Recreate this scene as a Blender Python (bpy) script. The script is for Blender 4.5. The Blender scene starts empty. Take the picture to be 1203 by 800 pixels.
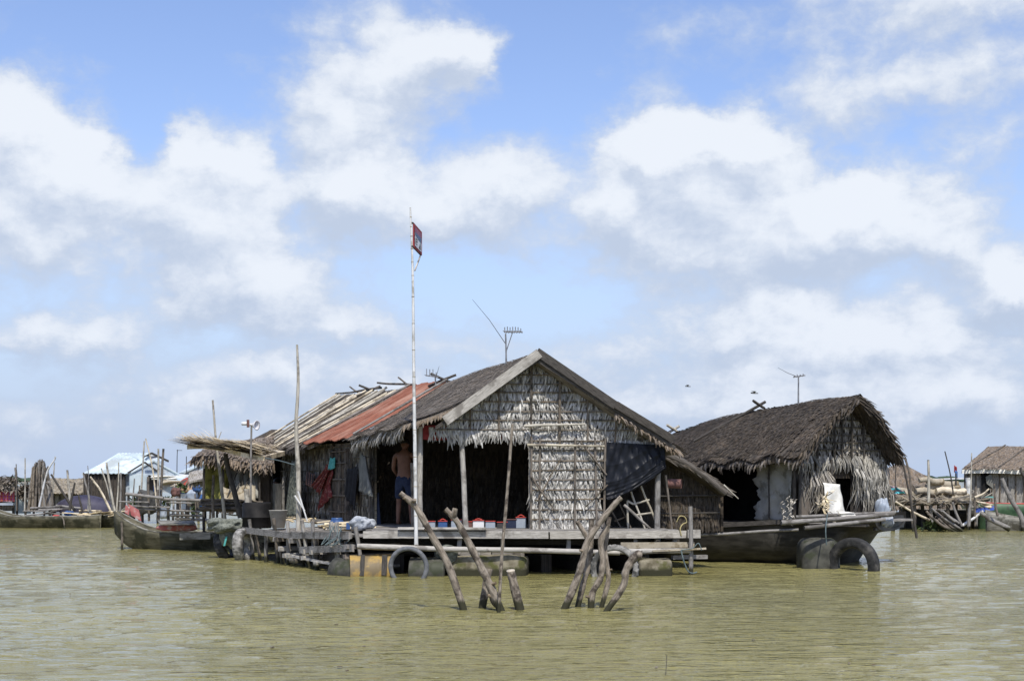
import bpy, math, random
from mathutils import Vector as V, Matrix
R = random.Random(7)
C = bpy.context.scene.collection
sc = bpy.context.scene

# ---------------------------------------------------------------- camera
F, CX, HY, CZ = 1700.0, 601.5, 563.0, 1.7      # focal length in photo pixels, centre column, horizon row, eye height
cam = bpy.data.cameras.new('camera'); co = bpy.data.objects.new('camera', cam); C.objects.link(co)
co.location = (0, 0, CZ); co.rotation_euler = (math.pi/2, 0, 0)
cam.sensor_width = 36; cam.lens = F/1203*36; cam.shift_y = (HY-400)/1203
cam.clip_end = 9000; cam.clip_start = .1
sc.camera = co
# ---------------------------------------------------------------- light
SUN_AZ, SUN_EL = math.radians(172), math.radians(57)   # azimuth clockwise from +Y: the sun stands behind the camera, a little right
sun = bpy.data.lights.new('sun', 'SUN'); so = bpy.data.objects.new('sun', sun); C.objects.link(so)
sun.energy = 4.2; sun.angle = math.radians(.5); sun.color = (1, .955, .88)
sd = V((math.sin(SUN_AZ)*math.cos(SUN_EL), math.cos(SUN_AZ)*math.cos(SUN_EL), math.sin(SUN_EL)))
so.rotation_euler = sd.to_track_quat('Z', 'Y').to_euler(); so.location = (0, -20, 60)
sc.view_settings.view_transform = 'Standard'; sc.view_settings.look = 'None'
sc.view_settings.exposure = 0.12; sc.view_settings.gamma = 1
sc.view_settings.use_curve_mapping = False

class NT:                                       # terse node building
    def __init__(s, tree): s.t = tree; s.n = tree.nodes; s.l = tree.links
    def new(s, kind, **kw):
        n = s.n.new(kind)
        for k, v in kw.items(): setattr(n, k, v)
        return n
    def put(s, sock, v):
        if hasattr(v, 'links') or isinstance(v, bpy.types.NodeSocket): s.l.new(v, sock)
        else: sock.default_value = v
    def math(s, op, a, b=None, c=None, clamp=False):
        n = s.new('ShaderNodeMath', operation=op, use_clamp=clamp); s.put(n.inputs[0], a)
        if b is not None: s.put(n.inputs[1], b)
        if c is not None: s.put(n.inputs[2], c)
        return n.outputs[0]
    def vm(s, op, a, b=None):
        n = s.new('ShaderNodeVectorMath', operation=op); s.put(n.inputs[0], a)
        if b is not None: s.put(n.inputs[1], b)
        return n.outputs['Value'] if op in ('LENGTH', 'DISTANCE', 'DOT_PRODUCT') else n.outputs[0]
    def noise(s, vec, scale, detail=4, rough=.55, dist=0):
        n = s.new('ShaderNodeTexNoise'); s.put(n.inputs['Vector'], vec)
        n.inputs['Scale'].default_value = scale; n.inputs['Detail'].default_value = detail
        n.inputs['Roughness'].default_value = rough; n.inputs['Distortion'].default_value = dist
        return n
    def mix(s, f, a, b, mode='MIX'):
        n = s.new('ShaderNodeMix', data_type='RGBA', blend_type=mode); s.put(n.inputs[0], f)
        s.put(n.inputs[6], a); s.put(n.inputs[7], b); return n.outputs[2]
    def ss(s, x, lo, hi):
        n = s.new('ShaderNodeMapRange', interpolation_type='SMOOTHSTEP'); s.put(n.inputs[0], x)
        n.inputs[1].default_value = lo; n.inputs[2].default_value = hi; return n.outputs[0]

# ---------------------------------------------------------------- sky
w = bpy.data.worlds.new('World'); sc.world = w; w.use_nodes = True
T = NT(w.node_tree); bg = w.node_tree.nodes['Background']
SKY = .1
sky = T.new('ShaderNodeTexSky', sky_type='NISHITA', sun_disc=False, sun_elevation=SUN_EL, sun_rotation=SUN_AZ,
            air_density=1.0, dust_density=1.0, ozone_density=2.0)
tc = T.new('ShaderNodeTexCoord'); sep = T.new('ShaderNodeSeparateXYZ'); T.l.new(tc.outputs['Generated'], sep.inputs[0])
az = T.math('ARCTAN2', sep.outputs[0], sep.outputs[1]); el = T.math('ARCSINE', sep.outputs[2])
def blob_nodes(T, p, spec):
    tot = None
    for (bx_, by_, rx, ry, st) in spec:
        a = math.atan((bx_-CX)/F); e = math.atan((HY-by_)/F)
        q = T.vm('SUBTRACT', p, (a, e, 0)); q = T.vm('MULTIPLY', q, (F/rx, F/ry, 0))
        g = T.math('MULTIPLY', T.math('EXPONENT', T.math('MULTIPLY', T.math('POWER', T.vm('LENGTH', q), 2.0), -1.0)), st)
        tot = g if tot is None else T.math('ADD', tot, g)
    return tot
BLOBS = [(25,165,62,48,.85),(95,205,40,40,.45),(50,260,95,70,.70),(15,400,60,30,.25),
         (222,185,42,36,.75),(282,200,34,30,.60),(250,260,80,50,.75),(320,325,85,52,.75),(230,350,70,40,.35),
         (540,58,42,34,.70),(470,85,75,45,.65),(370,110,75,45,.45),(430,150,110,35,.35),(400,215,75,40,.60),(510,235,110,48,.65),(600,205,60,35,.3),
         (770,170,60,34,.80),(860,165,70,36,.85),(735,235,48,40,.60),(850,240,140,55,.80),(1010,255,80,42,.75),(960,300,150,45,.55),(740,310,80,35,.25),
         (1120,20,150,42,.55),(1060,110,170,40,.32),(1180,170,90,45,.30),(1188,342,34,26,.80),(1120,280,70,40,.35),
         (110,405,90,32,.50),(420,372,62,32,.55),(300,440,140,28,.35),(540,400,60,22,.3),(700,430,90,30,.35),(880,395,150,45,.60),(1080,410,150,55,.60),(980,470,200,30,.4),(600,500,1300,45,.32),
         (640,90,70,60,-.35),(180,60,120,50,-.35),(650,350,70,40,-.3),(350,230,30,60,-.25),(165,150,35,60,-.25)]
def density(T, off):
    p0 = T.new('ShaderNodeCombineXYZ'); T.put(p0.inputs[0], az); T.put(p0.inputs[1], el)
    p = T.vm('ADD', p0.outputs[0], off)
    st = T.vm('MULTIPLY', p, (1.0, 1.35, 1.0))
    if off == (0, 0, 0): density.w = T.vm('MULTIPLY', T.vm('SUBTRACT', T.noise(st, 14, 6, .62).outputs['Color'], (.5, .5, .5)), (.085, .06, 0))
    pw = T.vm('ADD', p, density.w)
    n = T.noise(T.vm('ADD', T.vm('ADD', st, T.vm('MULTIPLY', density.w, (.35, .35, 0))), (3.1, 1.7, 0)), 12, 7, .60).outputs['Fac']
    b = blob_nodes(T, pw, BLOBS)
    return T.math('ADD', T.math('MULTIPLY', T.math('SUBTRACT', n, .5), 1.75), b)
d0 = density(T, (0, 0, 0)); d1 = density(T, (.003, .017, 0))
cover = T.ss(d0, -.08, .50)
edge = T.math('SUBTRACT', d0, d1)
lit = T.math('MULTIPLY', T.ss(T.math('ADD', edge, T.math('MULTIPLY', d0, .10)), -.40, .36), T.ss(d0, .0, .70))
low = T.ss(el, .02, .22)
csh = T.mix(low, (4.6, 5.45, 7.0, 1), (5.0, 5.75, 7.1, 1)); ccol = T.mix(lit, csh, T.mix(low, (7.5, 8.0, 8.9, 1), (8.0, 8.4, 9.0, 1)))
tint = T.mix(1.0, sky.outputs[0], (1.6, 1.55, 1.76, 1), 'MULTIPLY')
hz = T.math('MULTIPLY', T.math('SUBTRACT', 1.0, T.ss(el, 0.0, .24)), .9)
base = T.mix(hz, tint, (4.6, 5.7, 7.8, 1))
final = T.mix(T.math('MULTIPLY', cover, .95), base, ccol)
T.l.new(final, bg.inputs[0]); bg.inputs[1].default_value = SKY

# ---------------------------------------------------------------- helpers
def at(px, py, Y): return V(((px-CX)*Y/F, Y, CZ+(HY-py)*Y/F))       # a measured point of the photo at depth Y
def wl(px, py):                                                     # a point on the water (z = 0)
    Y = CZ*F/(py-HY); return V(((px-CX)*Y/F, Y, 0))
def lerp(a, b, t): return a+(b-a)*t
def interp(x, xs, ys):
    if x <= xs[0]: return ys[0]
    for i in range(len(xs)-1):
        if x <= xs[i+1]: return lerp(ys[i], ys[i+1], (x-xs[i])/(xs[i+1]-xs[i]))
    return ys[-1]
def spline(pts, n=5):
    pts = [V(p) for p in pts]
    if len(pts) < 3: return [pts[0].lerp(pts[1], i/n) for i in range(n+1)]
    out = []; q = [pts[0]*2-pts[1]]+pts+[pts[-1]*2-pts[-2]]
    for i in range(1, len(q)-2):
        p0, p1, p2, p3 = q[i-1:i+3]
        for k in range(n):
            t = k/n
            out.append(.5*((2*p1)+(p2-p0)*t+(2*p0-5*p1+4*p2-p3)*t*t+(3*p1-p0-3*p2+p3)*t**3))
    return out+[pts[-1]]

class MB:
    def __init__(s): s.v = []; s.f = []; s.uv = []; s.sm = []; s.mi = []
    def face(s, vs, uv=None, smooth=False, mi=0):
        i = len(s.v); s.v += [V(p) for p in vs]; s.f.append(tuple(range(i, i+len(vs))))
        if uv is None:
            a = (V(vs[1])-V(vs[0])).length; b = (V(vs[-1])-V(vs[0])).length; uv = [(0, 0), (a, 0), (a, b), (0, b)][:len(vs)]
            while len(uv) < len(vs): uv.append((0, b))
        s.uv.append(uv); s.sm.append(smooth); s.mi.append(mi)
    def raw(s, vs, fs, uvs, smooth=False):
        i = len(s.v); s.v += [V(p) for p in vs]
        for f, u in zip(fs, uvs): s.f.append(tuple(i+k for k in f)); s.uv.append(u); s.sm.append(smooth); s.mi.append(0)
    def box(s, p0, p1, w, h, up=(0, 0, 1), taper=1, jit=0):           # a beam from p0 to p1, w wide, h high
        p0, p1, up = V(p0), V(p1), V(up); d = (p1-p0); L = d.length; d.normalize()
        x = d.cross(up)
        if x.length < 1e-3: x = d.cross(V((1, 0, 0)))
        x.normalize(); y = x.cross(d).normalized(); vs = []
        for (p, k) in ((p0, 1), (p1, taper)):
            for (a, b) in ((-1, -1), (1, -1), (1, 1), (-1, 1)):
                vs.append(p+x*(a*w/2*k)+y*(b*h/2*k)+V((R.uniform(-jit, jit), R.uniform(-jit, jit), R.uniform(-jit, jit))))
        o = R.uniform(0, 9); per = [0, w, w+h, 2*w+h, 2*w+2*h]
        fs = []; uv = []
        for k in range(4):
            k2 = (k+1) % 4; fs.append((k, k2, 4+k2, 4+k)); uv.append([(o+per[k], o), (o+per[k+1], o), (o+per[k+1], o+L), (o+per[k], o+L)])
        fs += [(3, 2, 1, 0), (4, 5, 6, 7)]; e = [(o, o), (o+w, o), (o+w, o+h*.2), (o, o+h*.2)]; uv += [e, e]
        s.raw(vs, fs, uv)
    def tube(s, pts, r, n=7, cap=True, rough=0.0, flat=1.0):
        pts = [V(p) for p in pts]; m = len(pts)
        rs = r if isinstance(r, (list, tuple)) else [r]*m
        if len(rs) == 2 and m != 2: rs = [lerp(rs[0], rs[1], i/(m-1)) for i in range(m)]
        o = R.uniform(0, 9); x = None; vs = []; L = 0; Ls = []
        for i, p in enumerate(pts):
            d = (pts[min(i+1, m-1)]-pts[max(i-1, 0)]).normalized()
            if x is None:
                x = d.cross(V((0, 0, 1)) if abs(d.z) < .9 else V((1, 0, 0))).normalized()
            x = (x-d*x.dot(d)).normalized(); y = d.cross(x)
            if i: L += (p-pts[i-1]).length
            Ls.append(L)
            for k in range(n):
                a = 2*math.pi*k/n; rr = rs[i]*(1+R.uniform(-rough, rough))
                vs.append(p+x*math.cos(a)*rr+y*math.sin(a)*rr*flat)
        fs = []; uv = []; per = 2*math.pi*max(rs)
        for i in range(m-1):
            for k in range(n):
                k2 = (k+1) % n; fs.append((i*n+k, i*n+k2, (i+1)*n+k2, (i+1)*n+k))
                u0, u1 = o+per*k/n, o+per*(k+1)/n; uv.append([(u0, o+Ls[i]), (u1, o+Ls[i]), (u1, o+Ls[i+1]), (u0, o+Ls[i+1])])
        s.raw(vs, fs, uv, True)
        if cap:
            for (i, rev) in ((0, True), (m-1, False)):
                ring = vs[i*n:(i+1)*n]; ring = ring[::-1] if rev else ring
                s.raw(ring, [tuple(range(n))], [[(o+.001*k, o) for k in range(n)]])
    def pole(s, a, b, r0, r1=None, bend=.02, n=6, seg=7, rough=.1):   # a slightly crooked stick
        a, b = V(a), V(b); r1 = r0 if r1 is None else r1; L = (b-a).length
        ctl = [a]+[a.lerp(b, t)+V((R.uniform(-1, 1), R.uniform(-1, 1), R.uniform(-.4, .4)))*bend*L for t in (.3, .65)]+[b]
        s.tube(spline(ctl, max(2, seg//3)), (r0, r1), n, rough=rough)
    def grid(s, fn, nu, nv, smooth=True, su=1, sv=1):
        vs = [fn(i/nu, j/nv) for j in range(nv+1) for i in range(nu+1)]; fs = []; uv = []
        for j in range(nv):
            for i in range(nu):
                a = j*(nu+1)+i; fs.append((a, a+1, a+nu+2, a+nu+1))
                uv.append([(i/nu*su, j/nv*sv), ((i+1)/nu*su, j/nv*sv), ((i+1)/nu*su, (j+1)/nv*sv), (i/nu*su, (j+1)/nv*sv)])
        s.raw(vs, fs, uv, smooth)
    def slab(s, fn, nu, nv, off, su=1, sv=1):                        # grid with thickness (off: vector)
        off = V(off); s.grid(fn, nu, nv, True, su, sv); s.grid(lambda a, b: fn(1-a, b)+off, nu, nv, True, su, sv)
        for (p, q) in (((0, 0), (1, 0)), ((1, 0), (1, 1)), ((1, 1), (0, 1)), ((0, 1), (0, 0))):
            N = nu if p[1] == q[1] else nv
            for k in range(N):
                a = (lerp(p[0], q[0], k/N), lerp(p[1], q[1], k/N)); b = (lerp(p[0], q[0], (k+1)/N), lerp(p[1], q[1], (k+1)/N))
                s.face([fn(*b), fn(*a), fn(*a)+off, fn(*b)+off])
    def leaf(s, p, d, side, nrm, L, w, curl=.15, tip=.25):            # one leaf or strip: two bent quads narrowing to a tip
        p, d, side, nrm = V(p), V(d), V(side), V(nrm); h = w/2
        m = p+d*(L*.55)+nrm*(curl*L*.25); e = p+d*L+nrm*(curl*L*-.1)
        o = R.uniform(0, 9)
        s.raw([p-side*h, p+side*h, m+side*h*.95, m-side*h*.95, e+side*h*tip, e-side*h*tip],
              [(0, 1, 2, 3), (3, 2, 4, 5)], [[(o, o), (o+w, o), (o+w, o+L/2), (o, o+L/2)], [(o, o+L/2), (o+w, o+L/2), (o+w, o+L), (o, o+L)]])
    def revolve(s, base, prof, n=20, axis=(0, 0, 1)):
        ax = V(axis).normalized(); x = ax.orthogonal().normalized(); y = ax.cross(x); base = V(base)
        vs = [base+ax*h+(x*math.cos(2*math.pi*k/n)+y*math.sin(2*math.pi*k/n))*r for (r, h) in prof for k in range(n)]
        fs = []; uv = []
        for i in range(len(prof)-1):
            for k in range(n):
                k2 = (k+1) % n; fs.append((i*n+k, i*n+k2, (i+1)*n+k2, (i+1)*n+k))
                uv.append([(k/n, prof[i][1]), ((k+1)/n, prof[i][1]), ((k+1)/n, prof[i+1][1]), (k/n, prof[i+1][1])])
        s.raw(vs, fs, uv, True)
    def build(s, name, mat, parent=None, label=None, solid=0, sub=0):
        me = bpy.data.meshes.new(name); org = V((0, 0, 0))
        o = bpy.data.objects.new(name, me); C.objects.link(o)
        if parent is not None:
            q = parent
            while q is not None: org = org+q.location; q = q.parent
            o.parent = parent
        else:
            xs = [p.x for p in s.v]; ys = [p.y for p in s.v]
            org = V(((min(xs)+max(xs))/2, (min(ys)+max(ys))/2, min(p.z for p in s.v))); o.location = org
        me.from_pydata([tuple(p-org) for p in s.v], [], s.f)
        ul = me.uv_layers.new(name='UVMap'); flat = [c for u in s.uv for c in u]
        ul.data.foreach_set('uv', [c for t in flat for c in t])
        me.polygons.foreach_set('use_smooth', s.sm)
        mats = mat if isinstance(mat, (list, tuple)) else [mat]
        for m in mats: me.materials.append(m)
        if len(mats) > 1: me.polygons.foreach_set('material_index', s.mi)
        if label: o['label'] = label
        if solid:
            md = o.modifiers.new('thick', 'SOLIDIFY'); md.thickness = solid; md.offset = 0
        if sub:
            md = o.modifiers.new('sub', 'SUBSURF'); md.levels = sub; md.render_levels = sub
        me.update(); return o
def tag(o, label, cat, group=None):
    o['label'] = label; o['category'] = cat
    if group: o['group'] = group
    return o
def thing(name, label, cat, loc, group=None):
    o = bpy.data.objects.new(name, None); C.objects.link(o); o.location = V(loc); o.empty_display_size = .2
    return tag(o, label, cat, group)
def structure(o): o['kind'] = 'structure'; return o
def stuff(o, label, cat): o['kind'] = 'stuff'; o['label'] = label; o['category'] = cat; return o

# ---------------------------------------------------------------- materials
def mat(name, c1, c2, scale=6, stretch=(1, 1, 1), rough=.85, bump=.4, island=0, coord='UV', c3=None, s3=1.2, t3=(.5, .62), spec=.3, detail=5, bd=.01, metal=0, lo=.32, hi=.68, wet=0):
    m = bpy.data.materials.new(name); m.use_nodes = True; t = NT(m.node_tree); b = m.node_tree.nodes['Principled BSDF']
    tc = t.new('ShaderNodeTexCoord'); vec = t.vm('MULTIPLY', tc.outputs[coord], stretch)
    n = t.noise(vec, scale, detail, .6)
    col = t.mix(t.ss(n.outputs['Fac'], lo, hi), (*c1, 1), (*c2, 1))
    if c3:
        n3 = t.noise(tc.outputs['Object'], s3, 4, .6); col = t.mix(t.ss(n3.outputs['Fac'], *t3), col, (*c3, 1))
    if island:
        g = t.new('ShaderNodeNewGeometry'); oi = t.new('ShaderNodeObjectInfo')
        v = t.math('ADD', t.math('MULTIPLY', g.outputs['Random Per Island'], 2*island), 1-island)
        h = t.new('ShaderNodeHueSaturation'); t.l.new(col, h.inputs['Color']); t.l.new(v, h.inputs['Value'])
        sat = t.math('ADD', t.math('MULTIPLY', t.math('FRACT', t.math('MULTIPLY', g.outputs['Random Per Island'], 17.3)), .5), .75)
        t.l.new(sat, h.inputs['Saturation']); col = h.outputs[0]
    if wet:                                                        # soaked, darker wood just above the water
        ps = t.new('ShaderNodeNewGeometry'); sp = t.new('ShaderNodeSeparateXYZ'); t.l.new(ps.outputs['Position'], sp.inputs[0])
        zz = t.math('ADD', sp.outputs[2], t.math('MULTIPLY', n.outputs['Fac'], .10)); k = t.math('SUBTRACT', 1.0, t.ss(zz, .14, .22))
        col = t.mix(k, col, (.035, .034, .018, 1))
    t.l.new(col, b.inputs['Base Color']); b.inputs['Roughness'].default_value = rough
    b.inputs['Specular IOR Level'].default_value = spec; b.inputs['Metallic'].default_value = metal
    if bump:
        bp = t.new('ShaderNodeBump'); bp.inputs['Strength'].default_value = bump; bp.inputs['Distance'].default_value = bd
        t.l.new(n.outputs['Fac'], bp.inputs['Height']); t.l.new(bp.outputs[0], b.inputs['Normal'])
    return m
G = (14, 1.2, 1)
M = dict(
 grey_wood=mat('grey_wood', (.13, .12, .105), (.30, .28, .25), 6, G, island=.22, c3=(.10, .09, .075), s3=3, wet=1),
 pale_wood=mat('pale_wood', (.26, .24, .20), (.46, .43, .37), 5, G, island=.15, c3=(.2, .18, .15), s3=3, wet=1),
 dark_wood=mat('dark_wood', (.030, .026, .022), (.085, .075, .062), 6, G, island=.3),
 brown_wood=mat('brown_wood', (.09, .07, .05), (.2, .165, .125), 6, G, island=.25, c3=(.05, .045, .035), s3=4, wet=1),
 bark=mat('bark', (.12, .093, .062), (.31, .255, .185), 7, (4, 1.2, 1), bump=.45, wet=1, island=.12, c3=(.06, .045, .032), s3=5),
 cut=mat('cut_wood', (.4, .34, .26), (.55, .5, .4), 20),
 bamboo=mat('bamboo', (.30, .27, .20), (.50, .46, .37), 3, (6, 1.2, 1), island=.2, rough=.6, c3=(.16, .14, .11), s3=2.5, wet=1),
 white_bamboo=mat('white_bamboo', (.52, .52, .50), (.72, .72, .70), 3, (6, 1.2, 1), rough=.55, c3=(.36, .35, .31), s3=3),
 straw=mat('straw', (.42, .34, .21), (.70, .60, .41), 5, (5, 1, 1), island=.3, c3=(.2, .16, .1), s3=3),
 thatch=mat('thatch', (.085, .073, .058), (.235, .20, .16), 5, (8, 1, 1), island=.45, c3=(.23, .205, .17), s3=1.6, t3=(.52, .72)),
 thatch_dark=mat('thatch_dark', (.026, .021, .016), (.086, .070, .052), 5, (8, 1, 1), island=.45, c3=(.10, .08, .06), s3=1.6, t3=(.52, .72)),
 thatch_brown=mat('thatch_brown', (.10, .08, .06), (.22, .175, .13), 5, (8, 1, 1), island=.35, c3=(.07, .055, .04), s3=1.6, t3=(.52, .72)),
 leaf_pale=mat('leaf_pale', (.22, .21, .185), (.58, .565, .52), 5, (7, 1, 1), island=.33, c3=(.15, .135, .11), s3=1.4, t3=(.55, .72)),
 leaf_grey=mat('leaf_grey', (.13, .118, .098), (.37, .34, .29), 5, (7, 1, 1), island=.45, c3=(.06, .052, .042), s3=1.6, t3=(.52, .7)),
 leaf_brown=mat('leaf_brown', (.13, .11, .08), (.31, .27, .20), 5, (7, 1, 1), island=.4, c3=(.08, .065, .045), s3=1.6, t3=(.52, .7)),
 fringe=mat('fringe', (.25, .225, .18), (.52, .48, .41), 5, (7, 1, 1), island=.45),
 rust=mat('rusty_sheet', (.15, .055, .034), (.28, .105, .062), 3, (.5, 9, 1), rough=.75, bump=.15, coord='UV', c3=(.34, .20, .145), s3=1.3, t3=(.45, .75)),
 black_tarp=mat('black_tarp', (.007, .008, .011), (.014, .016, .021), 3, coord='Object', rough=.40, bump=.15, spec=.14, bd=.02),
 grey_tarp=mat('grey_tarp', (.25, .25, .225), (.36, .355, .32), 3, coord='Object', rough=.7, bump=.35, bd=.02, c3=(.17, .165, .14), s3=4),
 white_sheet=mat('white_sheet', (.62, .60, .52), (.85, .84, .78), 4, coord='Object', rough=.7, bump=.4, bd=.03),
 metal_roof=mat('metal_roof', (.42, .50, .53), (.62, .70, .72), 1.6, coord='Object', rough=.45, bump=.05, c3=(.36, .40, .40), s3=.9),
 blue_board=mat('blue_board', (.36, .43, .50), (.52, .58, .62), 2, coord='Object', rough=.7, bump=.1, c3=(.3, .3, .3), s3=2),
 tyre=mat('tyre_rubber', (.014, .014, .014), (.040, .039, .036), 9, coord='Object', rough=.75, bump=.3, c3=(.15, .14, .12), s3=4, t3=(.5, .8)),
 tyre_dusty=mat('dusty_rubber', (.10, .095, .085), (.34, .33, .30), 9, coord='Object', rough=.9, bump=.3, c3=(.06, .06, .055), s3=5),
 hose=mat('grey_rubber', (.09, .095, .10), (.19, .195, .20), 6, coord='Object', rough=.7, bump=.2),
 yellow=mat('yellow_drum_paint', (.34, .22, .06), (.52, .34, .09), 3, coord='Object', rough=.6, bump=.1, c3=(.17, .13, .07), s3=3.0, t3=(.40, .60)),
 drum=mat('dark_drum', (.028, .028, .022), (.085, .083, .066), 4, coord='Object', rough=.6, bump=.15, c3=(.035, .04, .02), s3=3),
 dull_sack=mat('dull_sack', (.28, .30, .32), (.46, .48, .50), 6, coord='Object', rough=.7, bump=.6, bd=.03, c3=(.15, .17, .2), s3=9),
 concrete=mat('mossy_foam', (.11, .095, .06), (.25, .225, .16), 5, coord='Object', rough=.95, bump=.7, c3=(.085, .085, .03), s3=3, bd=.03, wet=1),
 hull=mat('hull_wood', (.060, .055, .032), (.135, .125, .082), 3, (1, 1, 5), coord='Object', rough=.6, bump=.25, c3=(.035, .035, .02), s3=2),
 hull_grey=mat('hull_grey', (.13, .125, .105), (.30, .29, .25), 3, (1, 1, 6), coord='Object', rough=.75, bump=.3, c3=(.09, .085, .065), s3=3),
 hull_dark=mat('hull_dark', (.014, .013, .011), (.045, .042, .035), 2.5, (1, 1, 4), coord='Object', rough=.55, bump=.3, c3=(.075, .07, .06), s3=1.7, t3=(.56, .72)),
 net=mat('fishing_net', (.09, .10, .085), (.22, .23, .19), 18, coord='Object', rough=1, bump=.9, bd=.03),
 skin=mat('skin', (.13, .062, .038), (.18, .088, .054), 6, coord='Object', rough=.55, bump=0),
 hair=mat('hair', (.01, .009, .008), (.02, .018, .015), 20, coord='Object', rough=.5, bump=.3),
 shorts=mat('navy_cloth', (.014, .02, .045), (.028, .038, .07), 8, coord='Object', rough=.9, bump=.2),
 black_cloth=mat('black_cloth', (.008, .008, .010), (.02, .02, .022), 8, coord='Object', rough=.9, bump=.3),
 grey_cloth=mat('grey_cloth', (.12, .12, .105), (.19, .19, .165), 5, coord='Object', rough=.9, bump=.3),
 red_cloth=mat('maroon_cloth', (.085, .012, .012), (.20, .035, .03), 9, coord='Object', rough=.9, bump=.3, c3=(.26, .13, .10), s3=14, t3=(.56, .62)),
 red_plain=mat('red_cloth', (.20, .022, .025), (.34, .05, .05), 7, coord='Object', rough=.85, bump=.3),
 teal_cloth=mat('teal_cloth', (.06, .30, .28), (.12, .42, .38), 9, coord='Object', rough=.9, bump=.3),
 pink_paint=mat('faded_red_paint', (.36, .10, .10), (.48, .19, .17), 5, coord='Object', rough=.7, bump=.1, c3=(.5, .36, .32), s3=9, t3=(.55, .62)),
 white_paint=mat('white_plastic', (.62, .62, .62), (.78, .78, .78), 4, coord='Object', rough=.4, bump=0),
 blue_plastic=mat('blue_plastic', (.03, .07, .19), (.06, .13, .29), 4, coord='Object', rough=.4, bump=0),
 red_plastic=mat('red_plastic', (.34, .03, .025), (.48, .07, .05), 4, coord='Object', rough=.4, bump=0),
 pale_blue=mat('pale_blue_plastic', (.25, .29, .34), (.38, .42, .46), 4, coord='Object', rough=.4, bump=0),
 metal=mat('dull_metal', (.16, .16, .16), (.30, .30, .30), 8, coord='Object', rough=.5, bump=0, metal=.4),
 metal_dark=mat('dark_metal', (.03, .03, .03), (.07, .07, .065), 8, coord='Object', rough=.6, bump=0),
 clay=mat('red_clay', (.11, .055, .045), (.18, .095, .08), 5, coord='Object', rough=.8, bump=.2),
 bucket=mat('grey_bucket', (.26, .25, .22), (.40, .385, .34), 4, coord='Object', rough=.7, bump=.1),
 barrel_room_black=mat('barrel_room_black', (.008, .008, .008), (.02, .019, .018), 4, coord='Object', rough=.6, bump=.1, spec=.1),  # barrel plastic, also the painted dark of rooms and doorways
 mossy_cloth=mat('mossy_panel', (.16, .15, .03), (.33, .31, .09), 4, coord='Object', rough=.95, bump=.4, c3=(.08, .085, .03), s3=5),
 sack=mat('sackcloth', (.27, .235, .175), (.46, .41, .31), 4, coord='Object', rough=.95, bump=.5, bd=.02, c3=(.2, .16, .1), s3=4),
 rope=mat('rope', (.06, .085, .09), (.15, .19, .19), 20, coord='Object', rough=.9, bump=.2),
 yellow_rope=mat('yellow_rope', (.30, .25, .11), (.42, .36, .18), 20, coord='Object', rough=.9, bump=.2),
 tarp_purple=mat('dark_violet_tarp', (.028, .026, .045), (.060, .056, .085), 2, coord='Object', rough=.6, bump=.3, bd=.03),
 foliage=mat('foliage', (.04, .065, .022), (.09, .12, .045), 3, coord='Object', rough=.8, bump=0, island=.35),
 far_green=mat('far_green', (.035, .06, .035), (.06, .09, .055), .05, coord='Object', rough=1, bump=0),
 green_paint=mat('green_boat_paint', (.03, .07, .035), (.07, .13, .065), 3, coord='Object', rough=.5, bump=.1, c3=(.05, .05, .035), s3=2),
 blue_paint=mat('blue_boat_paint', (.05, .10, .42), (.10, .17, .55), 3, coord='Object', rough=.5, bump=.1),
)
def checks(name, a, b, c, sc_=9):
    m = bpy.data.materials.new(name); m.use_nodes = True; t = NT(m.node_tree); bs = m.node_tree.nodes['Principled BSDF']
    tc = t.new('ShaderNodeTexCoord'); sp = t.new('ShaderNodeSeparateXYZ'); t.l.new(tc.outputs['UV'], sp.inputs[0])
    s1 = t.ss(t.math('SINE', t.math('MULTIPLY', sp.outputs[0], sc_*6.28)), -.2, .3); s2 = t.ss(t.math('SINE', t.math('MULTIPLY', sp.outputs[1], sc_*6.28)), -.2, .3)
    col = t.mix(s1, (*a, 1), (*b, 1)); col = t.mix(t.math('MULTIPLY', s2, .6), col, (*c, 1)); t.l.new(col, bs.inputs['Base Color']); bs.inputs['Roughness'].default_value = .9
    return m
M['plaid'] = checks('red_plaid', (.40, .05, .05), (.28, .06, .22), (.42, .16, .07), 4)
M['stripe'] = checks('striped_cloth', (.02, .015, .02), (.22, .12, .10), (.02, .015, .02), 6)
M['teal_print'] = checks('teal_red_print', (.07, .42, .46), (.10, .5, .55), (.5, .06, .05), 2.2)

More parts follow.
